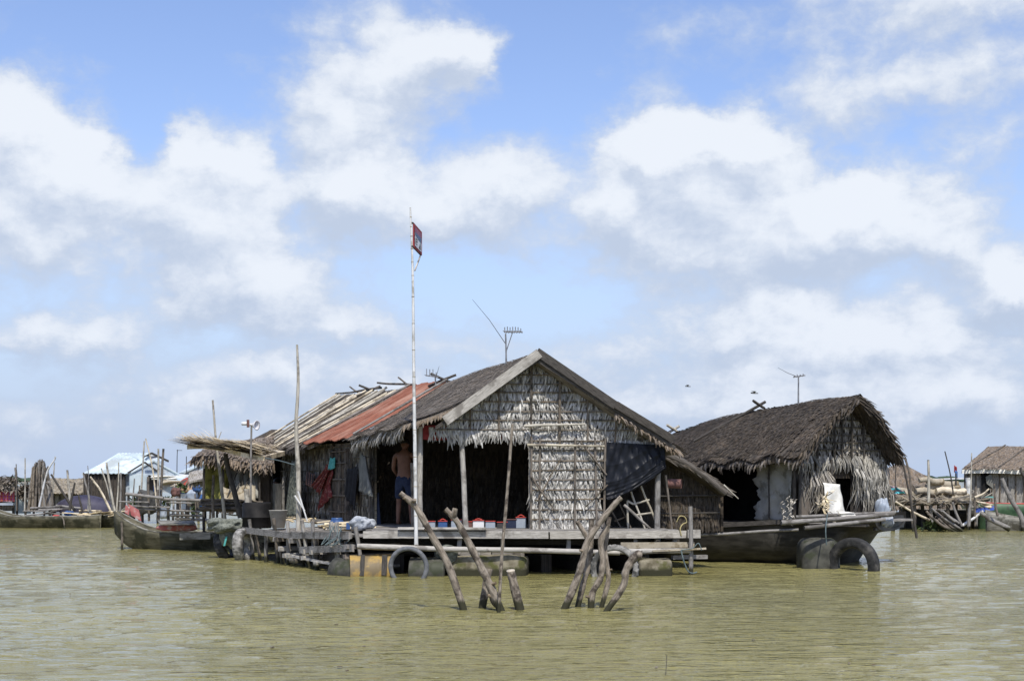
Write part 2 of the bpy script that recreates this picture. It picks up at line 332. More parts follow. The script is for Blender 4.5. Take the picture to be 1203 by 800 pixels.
# ---------------------------------------------------------------- water
def water_mat():
    m = bpy.data.materials.new('muddy_water'); m.use_nodes = True; t = NT(m.node_tree); b = m.node_tree.nodes['Principled BSDF']
    tc = t.new('ShaderNodeTexCoord'); P = tc.outputs['Object']
    big = t.noise(t.vm('MULTIPLY', P, (.10, .22, 1)), 1, 3, .5)
    col = t.mix(t.ss(big.outputs['Fac'], .35, .65), (.192, .174, .066, 1), (.236, .214, .085, 1))
    fl = t.noise(t.vm('MULTIPLY', P, (2.2, 4, 1)), 1.7, 2, .5)
    col = t.mix(t.math('MULTIPLY', t.ss(fl.outputs['Fac'], .70, .76), .5), col, (.34, .30, .12, 1))
    t.l.new(col, b.inputs['Base Color']); b.inputs['Roughness'].default_value = .05; b.inputs['IOR'].default_value = 1.36
    a = t.noise(t.vm('MULTIPLY', P, (4.2, 11.0, 1)), 1, 3, .6, .5).outputs['Fac']
    a2 = t.noise(t.vm('MULTIPLY', P, (1.3, 4.3, 1)), 1, 2, .5, .8).outputs['Fac']; a = t.math('ADD', a, t.math('MULTIPLY', a2, 1.15))
    wind = t.ss(t.noise(t.vm('MULTIPLY', P, (.05, .10, 1)), 1, 2, .5).outputs['Fac'], .35, .65)
    bp = t.new('ShaderNodeBump'); bp.inputs['Distance'].default_value = .11
    t.put(bp.inputs['Strength'], t.math('ADD', t.math('MULTIPLY', wind, .35), .42))
    t.l.new(a, bp.inputs['Height']); t.l.new(bp.outputs[0], b.inputs['Normal']); return m
def water_sheet():
    rw = random.Random(3); waves = []
    for k in range(26):                                           # wind ripples travelling roughly towards the camera
        lam = .24*1.10**k; th = rw.gauss(0, .42); kk = 2*math.pi/lam
        waves.append((kk*math.sin(th), kk*math.cos(th), rw.uniform(0, 6.28), .0090*lam*math.exp(-lam/.9)))
    ys = [4.0]; 
    while ys[-1] < 72: ys.append(ys[-1]+max(.055, ys[-1]*.0052))
    n = 420; vs = []; fs = []
    for y in ys:
        fade = 1/(1+(y/42)**3)*(1 if y < 70 else 0)
        for i in range(n+1):
            x = (i/n*2-1)*(y*.42+3.0); z = 0
            if 5 < y < 70:
                wx = x+.25*math.sin(y*.9+x*.4); wy = y+.2*math.sin(x*.8+1.3*math.sin(y*.5)); edge = min(1, (n/2-abs(i-n/2))/12)
                gust = .75+.35*math.sin(x*.31+1.7*math.sin(y*.17))*math.sin(y*.23+1)
                for (a_, b_, p_, A) in waves: z += A*math.sin(a_*wx+b_*wy+p_)
                z *= fade*edge*gust
            vs.append((x, y, z))
    m1 = n+1
    for j in range(len(ys)-1):
        for i in range(n): a_ = j*m1+i; fs.append((a_, a_+1, a_+m1+1, a_+m1))
    b0 = len(vs); L = len(ys)-1
    # the surrounding flat water joined round the rippled part
    vs += [(-6000, -800, 0), (6000, -800, 0), (6000, 7000, 0), (-6000, 7000, 0)]
    fs.append(tuple([b0, b0+1]+[i for i in range(n, -1, -1)]))
    fs.append(tuple([b0+1, b0+2]+[j*m1+n for j in range(L, -1, -1)]))
    fs.append(tuple([b0+2, b0+3]+[L*m1+i for i in range(0, n+1)]))
    fs.append(tuple([b0+3, b0]+[j*m1 for j in range(0, L+1)]))
    me = bpy.data.meshes.new('water'); me.from_pydata(vs, [], fs); me.materials.append(water_mat())
    me.polygons.foreach_set('use_smooth', [True]*(len(fs)-4)+[False]*4); o = bpy.data.objects.new('water', me); C.objects.link(o); return structure(o)
water_sheet()
# ================================================================ the main floating house
def P(a, b, z): return V((-1.69+a-.38*b, 26.2+.06*a+b, z))
UN = V((1, .06, 0)).normalized(); VN = V((-.38, 1, 0)).normalized(); DN = V((0, 0, -1)); UP = V((0, 0, 1))
FR = V((.05, -1, 0)).normalized(); LF = V((-1, -.38, 0)).normalized()
DZ = .80
H = thing('floating_house', 'large thatched floating house with pale leaf gable and a rusty red roof strip', 'house', P(0, 0, 0))
def zr(b): return interp(b, (-.5, 0, 2.7, 4.4, 9, 13.1, 14), (3.96, 3.94, 3.84, 3.75, 3.83, 3.97, 3.97))
def ze(b): return interp(b, (-.5, 0, 1.2, 2.9, 6.7, 14), (2.66, 2.64, 2.60, 2.52, 2.50, 2.46))
def roofL(b, t, lift=0.0):                      # t = 0 at the ridge, 1 at the eave of the left slope
    a = lerp(2.0, -.38, t); z = lerp(zr(b), ze(b), t)
    k = interp(b, (0, 3, 5), (1, .7, .15)); z -= k*.13*math.sin(math.pi*t)**1.0
    z -= .035*math.sin(b*1.9+t*3)*math.sin(math.pi*min(t+.1, 1)) + (.03*math.sin(b*5) if t > .9 else 0)
    return P(a, b, z+lift)
def roofR(b, t, lift=0.0):
    a = lerp(2.0, 4.62, t); z = lerp(zr(b), 2.24, t)-.04*math.sin(math.pi*t)
    return P(a, b, z+lift)
def thatch_on(mb, fn, b0, b1, rows, width, L, row_t, lift=.05, nrm=None, t0=0.0, t1=1.0, jit=.06, curl=.1):
    for k in range(rows+1):
        t = lerp(t1, t0, k/rows)
        n = max(2, int((fn(b1, t)-fn(b0, t)).length/width))
        for i in range(n):
            b = lerp(b0, b1, (i+R.uniform(.1, .9))/n); tt = max(0, t-row_t*.55+R.uniform(-.012, .012))
            p = fn(b, tt, lift); q = fn(b+.02, min(tt+.08, 1.05), lift); d = (q-p).normalized()
            sd_ = (fn(b+.1, tt, lift)-p).normalized(); N = sd_.cross(d).normalized()
            if N.z < 0: N = -N
            d = (d+sd_*R.uniform(-.12, .12)+N*R.uniform(-.02, .07)).normalized()
            mb.leaf(p+N*R.uniform(0, .025), d, sd_, N, L*R.uniform(.75, 1.15), width*R.uniform(.9, 1.6), curl, .5)
# --- roof sections
def roof_section(name, fn, b0, b1, m, rows, leafw, L, label=None, nb=14):
    mb = MB(); mb.slab(lambda i, j: fn(lerp(b0, b1, i), j, -.01), nb, 10, (0, 0, -.09))
    thatch_on(mb, fn, b0, b1, rows, leafw, L, 1.0/rows, .01)
    return mb.build(name, m, H, label)
roof_section('thatch_roof', roofL, -.34, 3.15, M['thatch'], 34, .03, .13, 'dark thatch over the open front corner')
roof_section('thatch_roof', roofL, 6.2, 13.5, M['thatch'], 18, .035, .28, 'old thatch held down by long pale poles')
roof_section('thatch_roof', roofR, -.30, 13.5, M['thatch'], 12, .07, .34)
# front part narrows: beyond b = 3.15 the thatch shows only near the ridge, the rest is rusty sheet
mb = MB()
def roofM(b, t, l=0): return roofL(b, t, l)
mb.slab(lambda i, j: roofM(lerp(3.15, lerp(4.5, 3.2, j), i), j*.999, -.008), 6, 10, (0, 0, -.09))
for k in range(22):
    t = 1-k/22
    bb = lerp(4.5, 3.2, t); n = int((bb-3.15)/.022)+1
    for i in range(n):
        b = 3.15+i*.022; p = roofL(b, max(0, t-.03), .02); q = roofL(b, min(1, t+.06), .02); d = (q-p).normalized(); s_ = VN
        N = s_.cross(d).normalized(); N = N if N.z > 0 else -N
        mb.leaf(p+N*R.uniform(0, .02), (d+s_*R.uniform(-.1, .1)).normalized(), s_, N, .26, .03, .1, .5)
mb.build('thatch_roof', M['thatch'], H, 'thatch wedge beside the red sheets')
mb = MB()
NS = 6
for k in range(NS):                                                # overlapping corrugated sheets, each from ridge to eave
    b0 = [lerp(4.5+k*(6.6-4.5)/NS, 3.2+k*(6.6-3.2)/NS, 1), 0][0]
    def sh(i, j, k=k):
        bt, bb = lerp(4.5, 6.9, (k+i*1.06)/NS), lerp(3.2, 6.9, (k+i*1.06)/NS)
        b = lerp(bt, bb, j); p = roofL(b, j*1.03, .035+.012*k % .02)
        return p+UP*(.013*math.sin(i*2*math.pi*7)+.018*(1 if i > .93 else 0)+.006*(k % 2))
    mb.slab(sh, 56, 6, (0, 0, -.006), 3, .35)
mb.build('metal_sheet', M['rust'], H, 'rusty red corrugated sheets on the roof')
mb = MB(); mb.pole(roofL(4.45, 0, .08), roofL(3.15, .98, .08), .028, .022, .006); mb.build('roof_pole', M['grey_wood'], H); mb = MB(); mb.pole(roofL(6.95, 0, .10), roofL(6.95, 1.04, .09), .03, .022, .008)
mb.build('roof_pole', M['grey_wood'], H)
for k in range(13):                                                # pale poles laid down the back thatch
    b = 7.35+k*.5+R.uniform(-.12, .12); mb = MB()
    mb.pole(roofL(b+R.uniform(-.15, .15), R.uniform(-.02, .12), .09), roofL(b+R.uniform(-.25, .25), R.uniform(.97, 1.08), .07), R.uniform(.026, .036), .022, .008)
    mb.build('roof_pole', R.choice([M['bamboo'], M['straw'], M['bamboo']]), H)
mb = MB()
mb.pole(roofL(6.6, .0, .06), roofL(9.6, .0, .24), .03, .025, .015); mb.build('ridge_pole', M['brown_wood'], H)
mb = MB(); mb.pole(roofL(9.3, .0, .10), roofL(13.6, .0, .10), .03, .025, .012); mb.build('ridge_pole', M['brown_wood'], H)
for b in (7.4, 11.6):
    mb = MB(); c = roofL(b, 0, .05); mb.pole(c+UN*R.uniform(.1, .2)-UP*.05, c-UN*R.uniform(.1, .25)+UP*R.uniform(.14, .26), .026, .02, .03); mb.build('ridge_sticks', M['brown_wood'], H)
for b in (4.6, 10.2):                                     # crossed sticks astride the ridge
    mb = MB(); c = roofL(b, 0, .03)
    mb.pole(c+UN*.34+UP*(-.10), c-UN*.30+UP*.18, .035, .03, .02); mb.pole(c-UN*.34+UP*-.10+VN*.05, c+UN*.26+UP*.16+VN*.05, .035, .03, .02)
    mb.build('ridge_sticks', M['dark_wood'], H)
# --- eave fringe
mb = MB()
for i in range(150):
    b = lerp(-.3, 3.1, i/150); p = roofL(b, 1.0, -.02)-LF*R.uniform(0, .12)
    d = (DN+LF*R.uniform(.05, .7)+VN*R.uniform(-.35, .35)).normalized()
    for q in range(2): mb.leaf(p+VN*R.uniform(-.03, .03), d, VN, LF, R.uniform(.14, .30), R.uniform(.025, .045), .3, .3)
mb.build('eave_fringe', M['fringe'], H, 'ragged pale leaf fringe over the front corner')
mb = MB()
for i in range(420):
    b = lerp(6.9, 13.5, i/420); p = roofL(b, 1.0, -.02)
    d = (DN+LF*R.uniform(.2, .9)+VN*R.uniform(-.4, .4)).normalized()
    mb.leaf(p, d, VN, LF, R.uniform(.12, .25), R.uniform(.03, .05), .3, .3)
mb.build('eave_fringe', M['thatch_brown'], H)
mb = MB(); mb2 = MB()
for i in range(150):                                               # ragged verge of the front thatch and of the right slope
    t = i/150; p = roofL(-.34, t, -.03); mb.leaf(p, (DN+FR*R.uniform(.0, .5)+UN*R.uniform(-.9, .2)).normalized(), UN, FR, R.uniform(.07, .14), .035, .3, .3)
    p = roofR(-.30, lerp(.55, 1, t), -.04); mb2.leaf(p, (DN*.8+FR*R.uniform(.0, .8)+UN*R.uniform(-.2, .9)).normalized(), UN, FR, R.uniform(.08, .2), .035, .3, .3)
mb.build('verge_fringe', M['thatch_brown'], H); mb2.build('verge_fringe', M['thatch_brown'], H)
# --- barge boards
mb = MB(); A_ = P(2.03, -.40, 3.96)
mb.box(A_, P(.34, -.40, 2.74), .035, .17, up=FR.cross(UN)*1, jit=.004)
mb.build('barge_board', M['pale_wood'], H, 'pale weathered board on the left of the gable')
mb = MB(); mb.box(P(1.99, -.38, 3.99), P(3.42, -.38, 3.02), .035, .15, jit=.004); mb.box(P(3.40, -.40, 3.04), P(4.45, -.40, 2.42), .03, .13, jit=.01)
mb.build('barge_board', M['dark_wood'], H, 'dark board on the right of the gable')
mb = MB(); mb.box(P(2.02, -.34, 3.83), P(4.5, -.34, 2.27), .05, .06); mb.box(P(2.02, -.34, 3.83), P(.2, -.34, 2.62), .05, .06)
mb.build('rafter', M['dark_wood'], H)
# --- gable of pale leaves
def gable_span(z):                                                 # left and right ends of the gable at height z
    l = 2.0-(3.88-z)/.72*1.0; r = 2.0+(3.88-z)/.64
    return max(l, .05), min(r, 4.42)
mb = MB()
# sheathing behind the leaves
mb.face([P(2.0, .02, 2.55), P(4.05, .02, 2.55), P(4.0, .02, 2.72), P(2.0, .02, 2.72)])
for (z0, z1) in ((2.72, 2.9), (2.9, 3.3), (3.3, 3.86)):
    l0, r0 = gable_span(z0); l1, r1 = gable_span(z1)
    mb.face([P(l0, .02, z0), P(r0, .02, z0), P(r1, .02, z1), P(l1, .02, z1)])
mb.face([P(2.0, .02, DZ), P(3.30, .02, DZ), P(3.30, .02, 2.55), P(2.0, .02, 2.55)])
mb.face([P(3.3, .02, 2.2), P(4.42, .02, 2.2), P(4.42, .02, 2.4), P(4.05, .02, 2.55), P(3.3, .02, 2.55)])
mb.build('gable_backing', M['leaf_grey'], H)
def leaf_row(mb, a0, a1, z, fn=P, b=-.0, dens=.015, L=.27, w=.028, nf=FR, sd_=UN, splay=.45, fall=.2, ln=(.7, 1.2)):
    n = max(1, int((a1-a0)/dens))
    for i in range(n):
        a = lerp(a0, a1, (i+R.random())/n); p = fn(a, b, z+R.uniform(-.02, .03))+nf*R.uniform(.01, .045)
        lean = R.uniform(-splay, splay)+.25*math.sin(a*5+z*9)
        d = (DN+sd_*lean+nf*R.uniform(.0, fall)).normalized()
        s2 = (sd_+nf*R.uniform(-.5, .5)).normalized()
        mb.leaf(p, d, s2, nf, L*R.uniform(*ln), w*R.uniform(.7, 1.5), R.uniform(.1, .6), .22)
mb = MB(); z = 2.62
rows = []
while z < 3.86:
    l, r = gable_span(z-.06); rows.append(z); leaf_row(mb, l+.02, r-.04, z, L=.25); z += .165
for z in (2.40,): leaf_row(mb, 3.2, 4.4, z, L=.24)
leaf_row(mb, 3.3, 4.1, 2.30, L=.36, w=.03, splay=.25, dens=.016); leaf_row(mb, 4.05, 4.4, 2.36, L=.18, w=.03)
leaf_row(mb, .55, 2.0, 2.66, L=.30, w=.028, splay=.45, dens=.012); leaf_row(mb, .50, 1.1, 2.62, L=.34, w=.036, splay=.5, dens=.03)
leaf_row(mb, 1.9, 3.3, 2.52, L=.25)
mb.build('gable_wall', M['leaf_pale'], H, 'gable covered in rows of pale dry palm leaves')
mb = MB(); z = 2.42
while z > DZ+.1: leaf_row(mb, 2.02, 3.28, z, b=-.03, L=.25, splay=.3, dens=.012); z -= .165
leaf_row(mb, 2.02, 3.28, DZ+.24, b=-.03, L=.22, splay=.3, dens=.016)
mb.build('front_wall', M['leaf_pale'], H, 'panel of pale leaves beside the open doorway')
mb = MB()                                                          # split bamboo lattice over the leaves
for z in rows:
    l, r = gable_span(z+.02); mb.box(P(l, -.07, z-.01+R.uniform(-.01, .01)), P(r, -.07, z-.01+R.uniform(-.015, .015)), .02, .022)
for a in (.9, 1.42, 2.02, 2.52, 3.03, 3.55, 4.02):
    zt = 3.85-.72*(2.0-a) if a < 2 else 3.85-.64*(a-2.0)
    mb.box(P(a+R.uniform(-.02, .02), -.085, 2.58 if a < 2 else 2.38), P(a, -.085, zt), .03, .028)
mb.box(P(2.52, -.10, 2.3), P(2.52, -.10, 3.55), .05, .035)
mb.box(P(2.0, -.10, 2.60), P(2.0, -.10, 3.8), .05, .03)
z = 2.40
while z > DZ+.05: mb.box(P(1.98, -.10, z+R.uniform(-.01, .01)), P(3.32, -.10, z+R.uniform(-.02, .02)), .02, .024); z -= .178
mb.build('lattice', M['brown_wood'], H)
for a, wd in ((1.98, .05), (2.14, .035), (2.78, .06), (3.18, .03), (3.31, .05)):
    mb = MB(); mb.box(P(a, -.125, DZ), P(a+R.uniform(-.03, .03), -.125, 2.45), wd, .035); mb.build('wall_stud', M['brown_wood'], H)
mb = MB(); mb.pole(P(2.86, -.17, 2.38), P(3.34, -.17, 1.78), .022, .018, .01); mb.pole(P(2.1, -.17, 1.35), P(2.52, -.17, 2.08), .014, .01, .02)
mb.pole(P(1.98, -.17, 1.75), P(2.42, -.17, 1.1), .02, .014, .02); mb.pole(P(3.36, -.17, 1.6), P(2.95, -.17, 1.2), .016, .012, .02)
mb.build('wall_brace', M['brown_wood'], H)
mb = MB(); mb.pole(P(1.85, -.18, 2.66), P(2.95, -.18, 2.70), .03, .018, .02); mb.pole(P(1.9, -.17, 2.32), P(3.3, -.17, 2.30), .026, .02, .01)
mb.build('lintel_pole', M['bamboo'], H)
# --- red valance behind the fringe
mb = MB(); mb.slab(lambda i, j: P(lerp(-.02, 2.02, i), .06+.02*math.sin(i*40), lerp(2.68, 2.44-.03*math.sin(i*9), j)), 40, 3, (0, .01, 0))
mb.build('valance', M['red_plain'], H, 'dark red cloth strip under the front eave')
# --- posts
def post(p, q, r, m, name='post', label=None):
    mb = MB(); mb.pole(p, q, r, r*.92, .004, 8); return mb.build(name, M[m], H, label)
post(P(.02, .0, DZ), P(.02, .0, 2.66), .055, 'pale_wood'); post(P(.86, .02, DZ), P(.77, .02, 2.60), .05, 'pale_wood')
post(P(-.08, -.10, DZ), P(-.10, -.10, 2.62), .035, 'bamboo'); post(P(-.04, .12, DZ), P(-.06, .12, 2.0), .06, 'brown_wood')
post(P(4.33, -.05, .35), P(4.33, -.05, 2.30), .055, 'grey_wood'); post(P(4.42, .5, DZ), P(4.42, .5, 2.28), .04, 'dark_wood')
for b in (3.0, 6.0, 9.0, 13.4): post(P(.0, b, .5), P(.0, b, 2.5), .05, 'grey_wood')
# --- side wall of woven leaf panels
def side_wall(b0, b1, name='side_wall', m='leaf_grey', z1=2.5, z0=DZ-.02):
    mb = MB(); mb.slab(lambda i, j: P(.03, lerp(b0, b1, i), lerp(z0, z1, j)), 2, 2, UN*.04)
    z = z0+.15
    while z < z1+.05:
        n = int((b1-b0)/.035)
        for i in range(n):
            b = lerp(b0, b1, (i+R.random())/n); d = (DN+VN*R.uniform(-.25, .25)+LF*R.uniform(0, .12)).normalized()
            mb.leaf(P(.0, b, z+R.uniform(-.01, .01))+LF*R.uniform(0, .02), d, (VN+LF*R.uniform(-.3, .3)).normalized(), LF, .17*R.uniform(.8, 1.15), R.uniform(.035, .07), .2, .6)
        z += .125
    o = mb.build(name, M[m], H)
    mb = MB(); z = z0+.12
    while z < z1: mb.box(P(-.05, b0, z), P(-.05, b1, z+R.uniform(-.02, .02)), .014, .018); z += .25
    nb = max(1, int((b1-b0)/.55))
    for k in range(nb+1):
        b = lerp(b0+.03, b1-.03, k/nb); mb.box(P(-.055, b, z0), P(-.055, b, z1), .025, .02)
    mb.build('wall_batten', M['brown_wood'], o)
side_wall(2.9, 4.35, m='leaf_brown'); side_wall(4.35, 5.9, z1=2.48); side_wall(5.9, 11.1); side_wall(12.6, 13.5)
mb = MB()
for k in range(13):                                                # slatted shutter standing proud of the wall
    b = 4.42+k*.115; mb.box(P(-.10, b, DZ+.02), P(-.10, b, 2.36), .035, .05, up=LF, jit=.006)
for z in (1.0, 1.35, 1.7, 2.05, 2.3): mb.box(P(-.14, 4.38, z), P(-.14, 5.86, z), .03, .03)
mb.build('slatted_shutter', M['brown_wood'], H)
mb = MB(); mb.box(P(-.02, 11.1, DZ), P(-.02, 11.1, 2.46), .06, .08); mb.box(P(-.02, 12.6, DZ), P(-.02, 12.6, 2.46), .06, .08)
mb.build('door_frame', M['brown_wood'], H)
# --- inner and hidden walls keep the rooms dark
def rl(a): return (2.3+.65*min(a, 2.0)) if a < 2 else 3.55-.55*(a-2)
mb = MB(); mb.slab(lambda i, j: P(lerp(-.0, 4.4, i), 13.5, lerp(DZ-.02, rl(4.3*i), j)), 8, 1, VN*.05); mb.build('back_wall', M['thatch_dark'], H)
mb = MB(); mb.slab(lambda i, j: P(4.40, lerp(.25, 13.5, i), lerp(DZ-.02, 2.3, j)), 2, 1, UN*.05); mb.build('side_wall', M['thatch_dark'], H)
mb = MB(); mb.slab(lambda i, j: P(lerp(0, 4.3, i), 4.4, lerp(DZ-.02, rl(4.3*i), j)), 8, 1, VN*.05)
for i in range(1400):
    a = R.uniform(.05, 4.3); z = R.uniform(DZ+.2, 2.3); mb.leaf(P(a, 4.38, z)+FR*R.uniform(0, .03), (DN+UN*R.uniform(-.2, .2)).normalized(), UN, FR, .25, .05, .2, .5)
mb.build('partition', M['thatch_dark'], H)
# --- deck, beams and joists
mb = MB(); n = 34
for k in range(n):                                                 # floor planks run along the front
    b = -.42+k*.41; mb.box(P(-.95 if b < 2 else -.6, b, DZ-.02), P(4.5, b, DZ-.02), .39, .035, jit=.008)
mb.build('deck', M['grey_wood'], H)
mb = MB(); mb.box(P(-1.17, -.62, DZ-.075), P(2.1, -.62, DZ-.085), .05, .125, jit=.005); mb.box(P(2.12, -.63, DZ-.085), P(4.56, -.63, DZ-.075), .05, .13, jit=.005)
mb.build('front_beam', M['pale_wood'], H)
mb = MB(); mb.box(P(4.57, -.66, DZ-.07), P(4.80, -.66, DZ-.07), .06, .15); mb.build('beam_end', M['pale_wood'], H)
mb = MB(); mb.box(P(-.55, -.60, DZ+.035), P(1.0, -.60, DZ+.03), .26, .045, jit=.01); mb.build('threshold_plank', M['pale_wood'], H)
for a in (.55, 1.35, 2.5, 3.15, 3.7, 4.42):
    mb = MB(); mb.box(P(a, -.50, .38), P(a+R.uniform(-.03, .03), -.50, DZ-.1), .09, .07, jit=.01); mb.build('stilt', M['grey_wood'], H)
for b in (.5, 1.6, 3.0):
    mb = MB(); mb.box(P(-1.0, b, .55), P(4.45, b, .55), .12, .12); mb.build('joist', M['dark_wood'], H)
mb = MB(); mb.box(P(4.5, -.4, .56), P(4.5, 3.5, .56), .12, .12);  mb.build('joist', M['dark_wood'], H)
mb = MB(); mb.pole(P(-1.3, -.72, .53), P(3.3, -.78, .40), .05, .045, .008, 8, 9); mb.build('fender_pole', M['pale_wood'], H)
mb = MB(); mb.pole(P(3.2, -.72, .42), P(4.6, -.70, .43), .05, .045, .008, 8, 9); mb.build('fender_pole', M['pale_wood'], H)
mb = MB(); mb.box(P(3.4, -.60, .52), P(4.72, -.60, .54), .05, .10, jit=.01); mb.box(P(3.9, -.74, .43), P(4.85, -.74, .47), .12, .035, jit=.01)
mb.build('lower_plank', M['sack'], H)
mb = MB(); mb.pole(P(4.62, -.7, -.6), P(4.60, -.7, 1.22), .042, .036, .01, 7); mb.build('mooring_post', M['grey_wood'], H)
mb = MB(); mb.box(P(4.4, -.45, .30), P(5.1, -.3, .30), .10, .07); mb.build('outrigger_plank', M['grey_wood'], H)
# --- left side landing: posts, rails, boards
L0, L1 = V((-2.75, 25.75, 0)), V((-5.72, 31.0, 0))
def LP(t, z, o=0): p = L0.lerp(L1, t); n = V((-.83, -.55, 0)); return V((p.x, p.y, z))+n*o
mb = MB()
for k in range(26):                                                # landing planks from the wall to the edge
    t = (k+.5)/26; q = LP(t, DZ-.10-.10*t); b = q.y-26.2+.3
    mb.box(q, P(-.0, max(.1, b+1.6*t), DZ-.08-.1*t), .22, .035, jit=.015)
mb.build('landing_deck', M['grey_wood'], H)
for (t0, z0, t1, z1, hh) in ((.02, .70, .52, .60, .12), (.48, .60, .98, .62, .13), (.0, .48, .42, .34, .13), (.1, .14, .5, .2, .05)):
    mb = MB(); mb.box(LP(t0, z0, .09), LP(t1, z1, .09), .05, hh, jit=.008); mb.build('edge_board', M['grey_wood'] if hh > .1 else M['pale_wood'], H)
for k in range(15):
    t = k/14+R.uniform(-.03, .03); top = R.choice([.55, .62, .60, .88]) if k not in (3, 5, 6, 8, 10) else .92
    mb = MB(); mb.pole(LP(t+R.uniform(-.02, .02), -.5, R.uniform(-.2, .0)), LP(t, top+R.uniform(-.06, .04), .03), R.uniform(.03, .055), .04, .02, 7); mb.build('landing_post', M[R.choice(['grey_wood', 'pale_wood', 'brown_wood', 'grey_wood'])], H)
for k in range(20):
    t = R.uniform(0, .75); z = R.choice([.12, .2, .32, .5]); mb = MB()
    mb.box(LP(t, z, .16), LP(t, z, .16)+V((.9, .55, 0)), R.uniform(.08, .12), .08, jit=.01); mb.build('cross_timber', M[R.choice(['grey_wood', 'brown_wood', 'pale_wood'])], H)
mb = MB()
for k in range(5): mb.tube([LP(-.03+k*.2, -.05, -.3-.06*k), LP(.17+k*.2, -.05, -.3-.06*k)], .16, 10)
for k in range(7): mb.tube([LP(.1+k*.14, .30, -.25), LP(.1+k*.14, .34, -1.6)], .06, 6)
mb.build('float_log', M['dark_wood'], H)
# dark matter under the deck: crossing beams
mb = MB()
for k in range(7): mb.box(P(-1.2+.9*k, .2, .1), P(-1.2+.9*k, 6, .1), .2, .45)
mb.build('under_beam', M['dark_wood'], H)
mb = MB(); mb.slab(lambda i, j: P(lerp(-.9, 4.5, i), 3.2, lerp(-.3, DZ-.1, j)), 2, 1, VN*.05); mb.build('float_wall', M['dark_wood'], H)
# --- lean-to on the right side
E = thing('lean_to_shed', 'low dark thatched lean-to between the two thatched houses', 'shed', (3.6, 27.6, 0))
def lt(s, t, l=0):                                                  # s back, t down to the right
    x = lerp(2.72, 3.98, t); y = 27.05+s*2.6; z = lerp(2.20, 1.50, t**1.15)+.05*math.sin(math.pi*t)+.02*s+l
    return V((x-.38*s*2.6, y+t*.25, z))
mb = MB(); mb.slab(lambda i, j: lt(i, j, 0), 6, 8, (0, 0, -.10)); thatch_on(mb, lt, 0, 1, 12, .03, .26, 1/12, .02)
M['thatch_old'] = mat('thatch_old', (.05, .043, .034), (.135, .115, .092), 5, (8, 1, 1), island=.45)
mb.build('thatch_roof', M['thatch_old'], E)
mb = MB(); mb.tube(spline([lt(-.02, 0, .0), lt(-.02, .35, .0), lt(-.02, .7, -.02), lt(-.02, 1.02, -.04)], 5), (.06, .075), 9, rough=.1)
for i in range(260):
    t = R.random(); p = lt(-.03, t, R.uniform(-.07, .05)); mb.leaf(p, ((lt(0, 1)-lt(0, 0)).normalized()+V((R.uniform(-.1, .1), R.uniform(-.15, .05), R.uniform(-.25, .12)))).normalized(), V((0, 0, 1)), FR, R.uniform(.10, .26), .03, .2, .3)
mb.build('rolled_edge', M['thatch_old'], E)
mb = MB(); mb.slab(lambda i, j: V((lerp(2.75, 3.96, i), 27.50+.1*i, lerp(.72, lerp(2.12, 1.52, i), j))), 2, 2, (0, .05, 0))
for k in range(8):
    z = .95+k*.16
    for i in range(80):
        x = 2.75+i*.0150; zz = z+R.uniform(-.02, .02)
        if zz < lerp(2.15, 1.52, (x-2.75)/1.6): mb.leaf((x, 27.47+.1*(x-2.75)/1.6, zz), (DN+V((R.uniform(-.3, .3), R.uniform(-.15, 0), 0))).normalized(), UN, FR, .26, .03, .2, .2)
mb.build('front_wall', M['thatch_dark'], E)  # darker thatch carries the shade of the roof overhang in its colour
mb = MB(); mb.slab(lambda i, j: V((lerp(3.98, 3.1, i), lerp(27.6, 29.8, i), lerp(.7, 1.5, j))), 2, 1, (.05, 0, 0)); mb.build('side_wall', M['thatch_dark'], E)
for z in (1.05, 1.38): mb = MB(); mb.pole((2.8, 27.40, z), (3.95, 27.45, z+.02), .018, .015, .005); mb.build('batten', M['dark_wood'], E)
mb = MB(); mb.tube(spline([(3.95, 27.0, 1.60), (4.03, 26.98, 1.52), (4.22, 26.97, 1.34)], 4), (.016, .008), 5); mb.build('loose_stick', M['bamboo'], E)

# ================================================================ the second house on its hull
c2 = V((5.6, 28.6, 0)); u2 = V((.857, .514, 0)); v2 = V((-.574, .819, 0)); n2 = V((.514, -.857, 0)); l2 = V((-.819, -.574, 0))
def Q(a, b, z): p = c2+u2*a+v2*b; return V((p.x, p.y, z))
H2 = thing('hull_house', 'dark thatched hut built on an old wooden hull beside the large house', 'house', Q(1.3, 1, 0))
def z2(b): return interp(b, (-.4, 0, 2.3, 4.2, 5.6, 7.2), (3.38, 3.34, 3.20, 2.96, 2.66, 2.38))
def e2(b): return interp(b, (-.4, 1.6, 4, 7), (2.14, 2.10, 1.80, 1.5))
def r2L(b, t, l=0):
    a = lerp(1.3, -.40, t); z = lerp(z2(b), e2(b), t)+.10*math.sin(math.pi*t)+.03*math.sin(b*2.3+t*2)+(.05*math.sin(b*7) if t > .93 else 0)
    return Q(a, b-.12*t*(1 if b < 0 else 0), z+l)
def r2R(b, t, l=0):
    a = lerp(1.3, 2.38, t); z = lerp(z2(b), 2.30, t)+.12*math.sin(math.pi*t)
    return Q(a, b, z+l)
def section2(fn, rows, leafw, L, b0=-.42, b1=7.2):   # short courses: the fine level lines of the roof
    mb = MB(); mb.slab(lambda i, j: fn(lerp(b0, b1, i), j, -.01), 16, 8, (0, 0, -.13)); thatch_on(mb, fn, b0, b1, rows, leafw, L, 1/rows, .01, curl=.05)
    return mb.build('thatch_roof', M['thatch_dark'], H2)
section2(r2L, 58, .034, .075); section2(r2R, 12, .05, .3)
mb = MB()                                                          # thick shaggy verge over the gable
